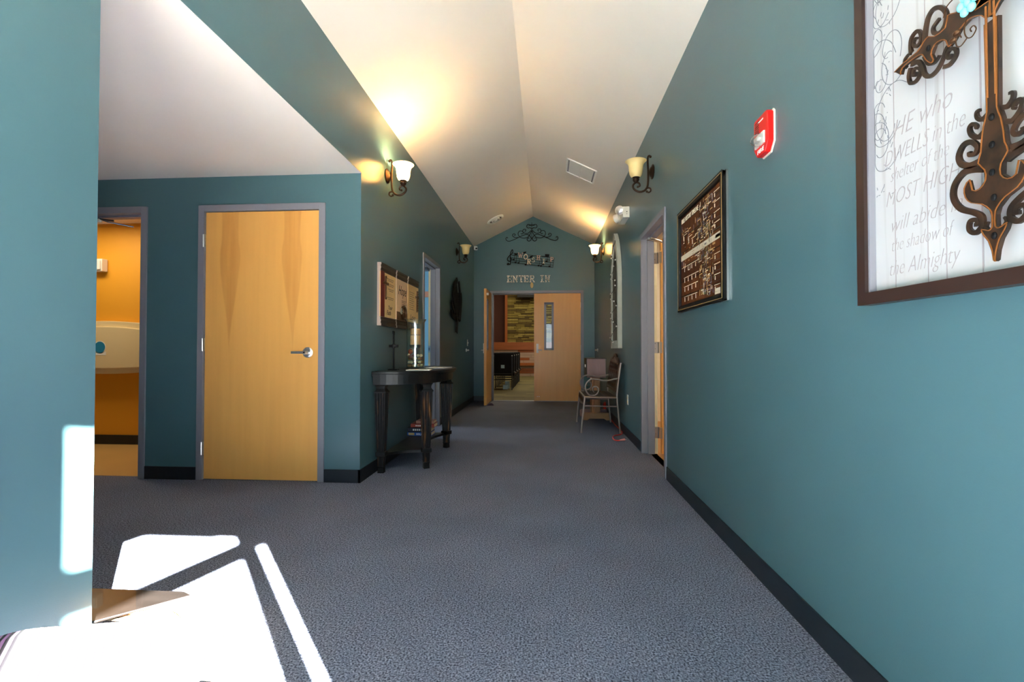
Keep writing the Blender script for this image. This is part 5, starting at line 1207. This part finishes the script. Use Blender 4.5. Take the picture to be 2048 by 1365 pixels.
# orange extension cord
ec = thing('extension_cord', (0.82, 5.6, 0), 'orange extension cord trailing from behind the bench along right baseboard', 'cord')
CP = [(0.935,7.62,0.04),(0.945,7.45,0.01),(0.946,7.14,0.008),(0.934,6.66,0.008),(0.938,6.35,0.008),(0.938,6.13,0.008),(0.934,5.97,0.008),(0.892,5.84,0.008),(0.811,5.76,0.008),(0.773,5.64,0.008),(0.772,5.48,0.008),(0.823,5.4425,0.008)]
MB().tube(smooth_path(CP, 6), 0.0065, 8).build('cable', 'orange_cord', ec, smooth=True)
MB().tube([(0.820, 5.4425, 0.012), (0.845, 5.455, 0.013), (0.880, 5.48, 0.013)], lambda u: 0.008+0.007*u, 10).build('plug', 'pink_plug', ec, smooth=True)
MB().box(0.878, 0.905, 5.476, 5.482, 0.010, 0.013).build('prong', 'steel', ec)
MB().box(0.876, 0.903, 5.490, 5.496, 0.010, 0.013).build('prong', 'steel', ec)
for k in range(4): MB().tube([(0.915+0.006*k, 7.66+0.07*math.cos(i/20*2*PI), 0.11+0.075*math.sin(i/20*2*PI)+0.004*k) for i in range(20)], 0.0065, 8, closed=True).build('coil_loop', 'orange_cord', ec, smooth=True)

# wedge under the open door leaf
o = MB().prism([(-1.07, 0.0), (-0.945, 0.0), (-0.955, 0.03), (-0.975, 0.045), (-1.0, 0.047), (-1.05, 0.02)], lambda a, b, d: (a, d, b), 8.70, 8.78).build('door_wedge', 'purple_wedge'); tag(o, 'dark purple rubber wedge on the carpet at the open door leaf', 'door stop')

# ------------------------------------------------------------------ restroom: baby changing station
bc = thing('changing_station', (-4.72, 4.9, 0.76), 'cream fold down baby changing station on ochre restroom wall', 'changing station')
def cur(z, dz, n=14, x0=-5.2, x1=-4.24): return [(x0+(x1-x0)*i/n, z+dz*(1-(2*i/n-1)**2)) for i in range(n+1)]
MB().prism(cur(0.785, -0.02)+list(reversed(cur(1.300, 0.030))), lambda a, b, d: (a, d, b), 4.80, 4.9).build('body', 'beige_plastic', bc, bevel=0.006)
MB().prism([(a, b) for a, b in cur(0.835, -0.012, x0=-5.17, x1=-4.27)]+list(reversed(cur(1.240, 0.030, x0=-5.17, x1=-4.27))), lambda a, b, d: (a, d, b), 4.775, 4.80).build('door_panel', 'beige_plastic', bc, bevel=0.008)
MB().lathe([(0.068, 0), (0.068, 0.001)], (-4.72, 4.7735, 1.05), 'y', 32).box(-4.79, -4.65, 4.7735, 4.7745, 0.965, 1.005).build('sticker', 'sticker_white', bc)
MB().lathe([(0.060, 0), (0.060, 0.001)], (-4.72, 4.7725, 1.05), 'y', 32).build('sticker_disc', 'sticker_blue', bc)

# board in the blue room
t = thing('wall_board', (-2.03, 8.2, 1.93), 'salmon coloured board on pale blue wall seen through left doorway', 'board')
MB().box(-2.30, -1.85, 8.185, 8.2, 1.935, 2.03).build('panel', 'salmon', t); MB().box(-2.31, -1.84, 8.18, 8.19, 1.93, 1.938).build('lip', 'raw_oak', t)

# ------------------------------------------------------------------ chair at the bottom left
chr_ = thing('upholstered_chair', (-0.92, 0.72, 0), 'ribbed striped chair with bentwood legs in the sunlight, bottom left', 'chair')
CA = math.radians(12.0)
def CH(f, s, z): return (-1.145+f*math.cos(CA)+s*math.sin(CA), 0.935+f*math.sin(CA)-s*math.cos(CA), z)   # f: forward to the right, s: toward the camera
secs = []
def rr_rect(f0, f1, s0, s1, r, z):
    out = []
    for cx, cy, a0 in ((f1-r, s0+r, -PI/2), (f1-r, s1-r, 0), (f0+r, s1-r, PI/2), (f0+r, s0+r, PI)):
        for k in range(6): a = a0+PI/2*k/5; out.append((cx+r*math.cos(a), cy+r*math.sin(a)))
    return [CH(f, s, z) for f, s in out]
cush = MB().loft([rr_rect(0.03, 0.43, 0.03, 0.47, 0.06, 0.375), rr_rect(0.0, 0.46, 0.0, 0.5, 0.07, 0.39), rr_rect(-0.005, 0.47, -0.005, 0.505, 0.07, 0.425), rr_rect(0.01, 0.455, 0.012, 0.49, 0.08, 0.448), rr_rect(0.05, 0.42, 0.05, 0.45, 0.08, 0.460)])
cush.build('seat', 'ribbed_upholstery', chr_, smooth=True)
bkr = MB().loft([[CH(-0.03-0.22*(z-0.42), s, z) for s in (0.0, 0.12, 0.25, 0.38, 0.5)]+[CH(-0.085-0.24*(z-0.42), s, z) for s in (0.5, 0.38, 0.25, 0.12, 0.0)] for z in (0.44, 0.55, 0.68, 0.80, 0.86)])
bkr.build('backrest', 'ribbed_upholstery', chr_, smooth=True, bevel=0.012)
for s0 in (0.005, 0.44):
    P = smooth_path([(-0.06, 0.80, 0), (0.0, 0.36, 0), (0.15, 0.345, 0), (0.40, 0.352, 0), (0.475, 0.325, 0), (0.50, 0.24, 0), (0.50, 0.10, 0), (0.48, 0.03, 0), (0.42, 0.014, 0), (0.05, 0.012, 0)], 5)
    mb = MB(); mb.ribbon([(p.x, p.y) for p in P], 0.022, lambda a, b, d: CH(a, s0+d, b), 0, 0.055, 0); mb.build('bentwood_side', 'bentwood', chr_)
mb = MB().tube([CH(-0.04, 0.02, 0.43), CH(-0.04, 0.48, 0.43)], 0.012, 8); mb.build('back_rail', 'bentwood', chr_)

# low nested stand just behind the end of the left wall
ls = thing('nested_stand', (-1.55, 1.57, 0), 'low glossy brown nested bentwood stand behind the left wall corner', 'stand')
MB().prism([(-2.05, 1.455), (-1.52, 1.455), (-1.40, 1.565), (-1.285, 1.672), (-1.33, 1.695), (-2.05, 1.695)], FL, 0.128, 0.137).build('top', 'brown_gloss', ls, bevel=0.003)
for k, (xe, zt, y0) in enumerate(((-1.250, 0.126, 1.60), (-1.285, 0.118, 1.575), (-1.315, 0.108, 1.55))):
    P = smooth_path([(-2.05, zt, 0), (-1.70, zt, 0), (xe-0.12, zt, 0), (xe-0.045, zt-0.006, 0), (xe-0.010, zt-0.032, 0), (xe, zt*0.45, 0), (xe, 0.0, 0)], 5)
    MB().ribbon([(p.x, p.y) for p in P], 0.007, lambda a, b, d: (a, d, b), y0, 1.69-0.01*k, 0).build('nested_shell', 'bentwood', ls)
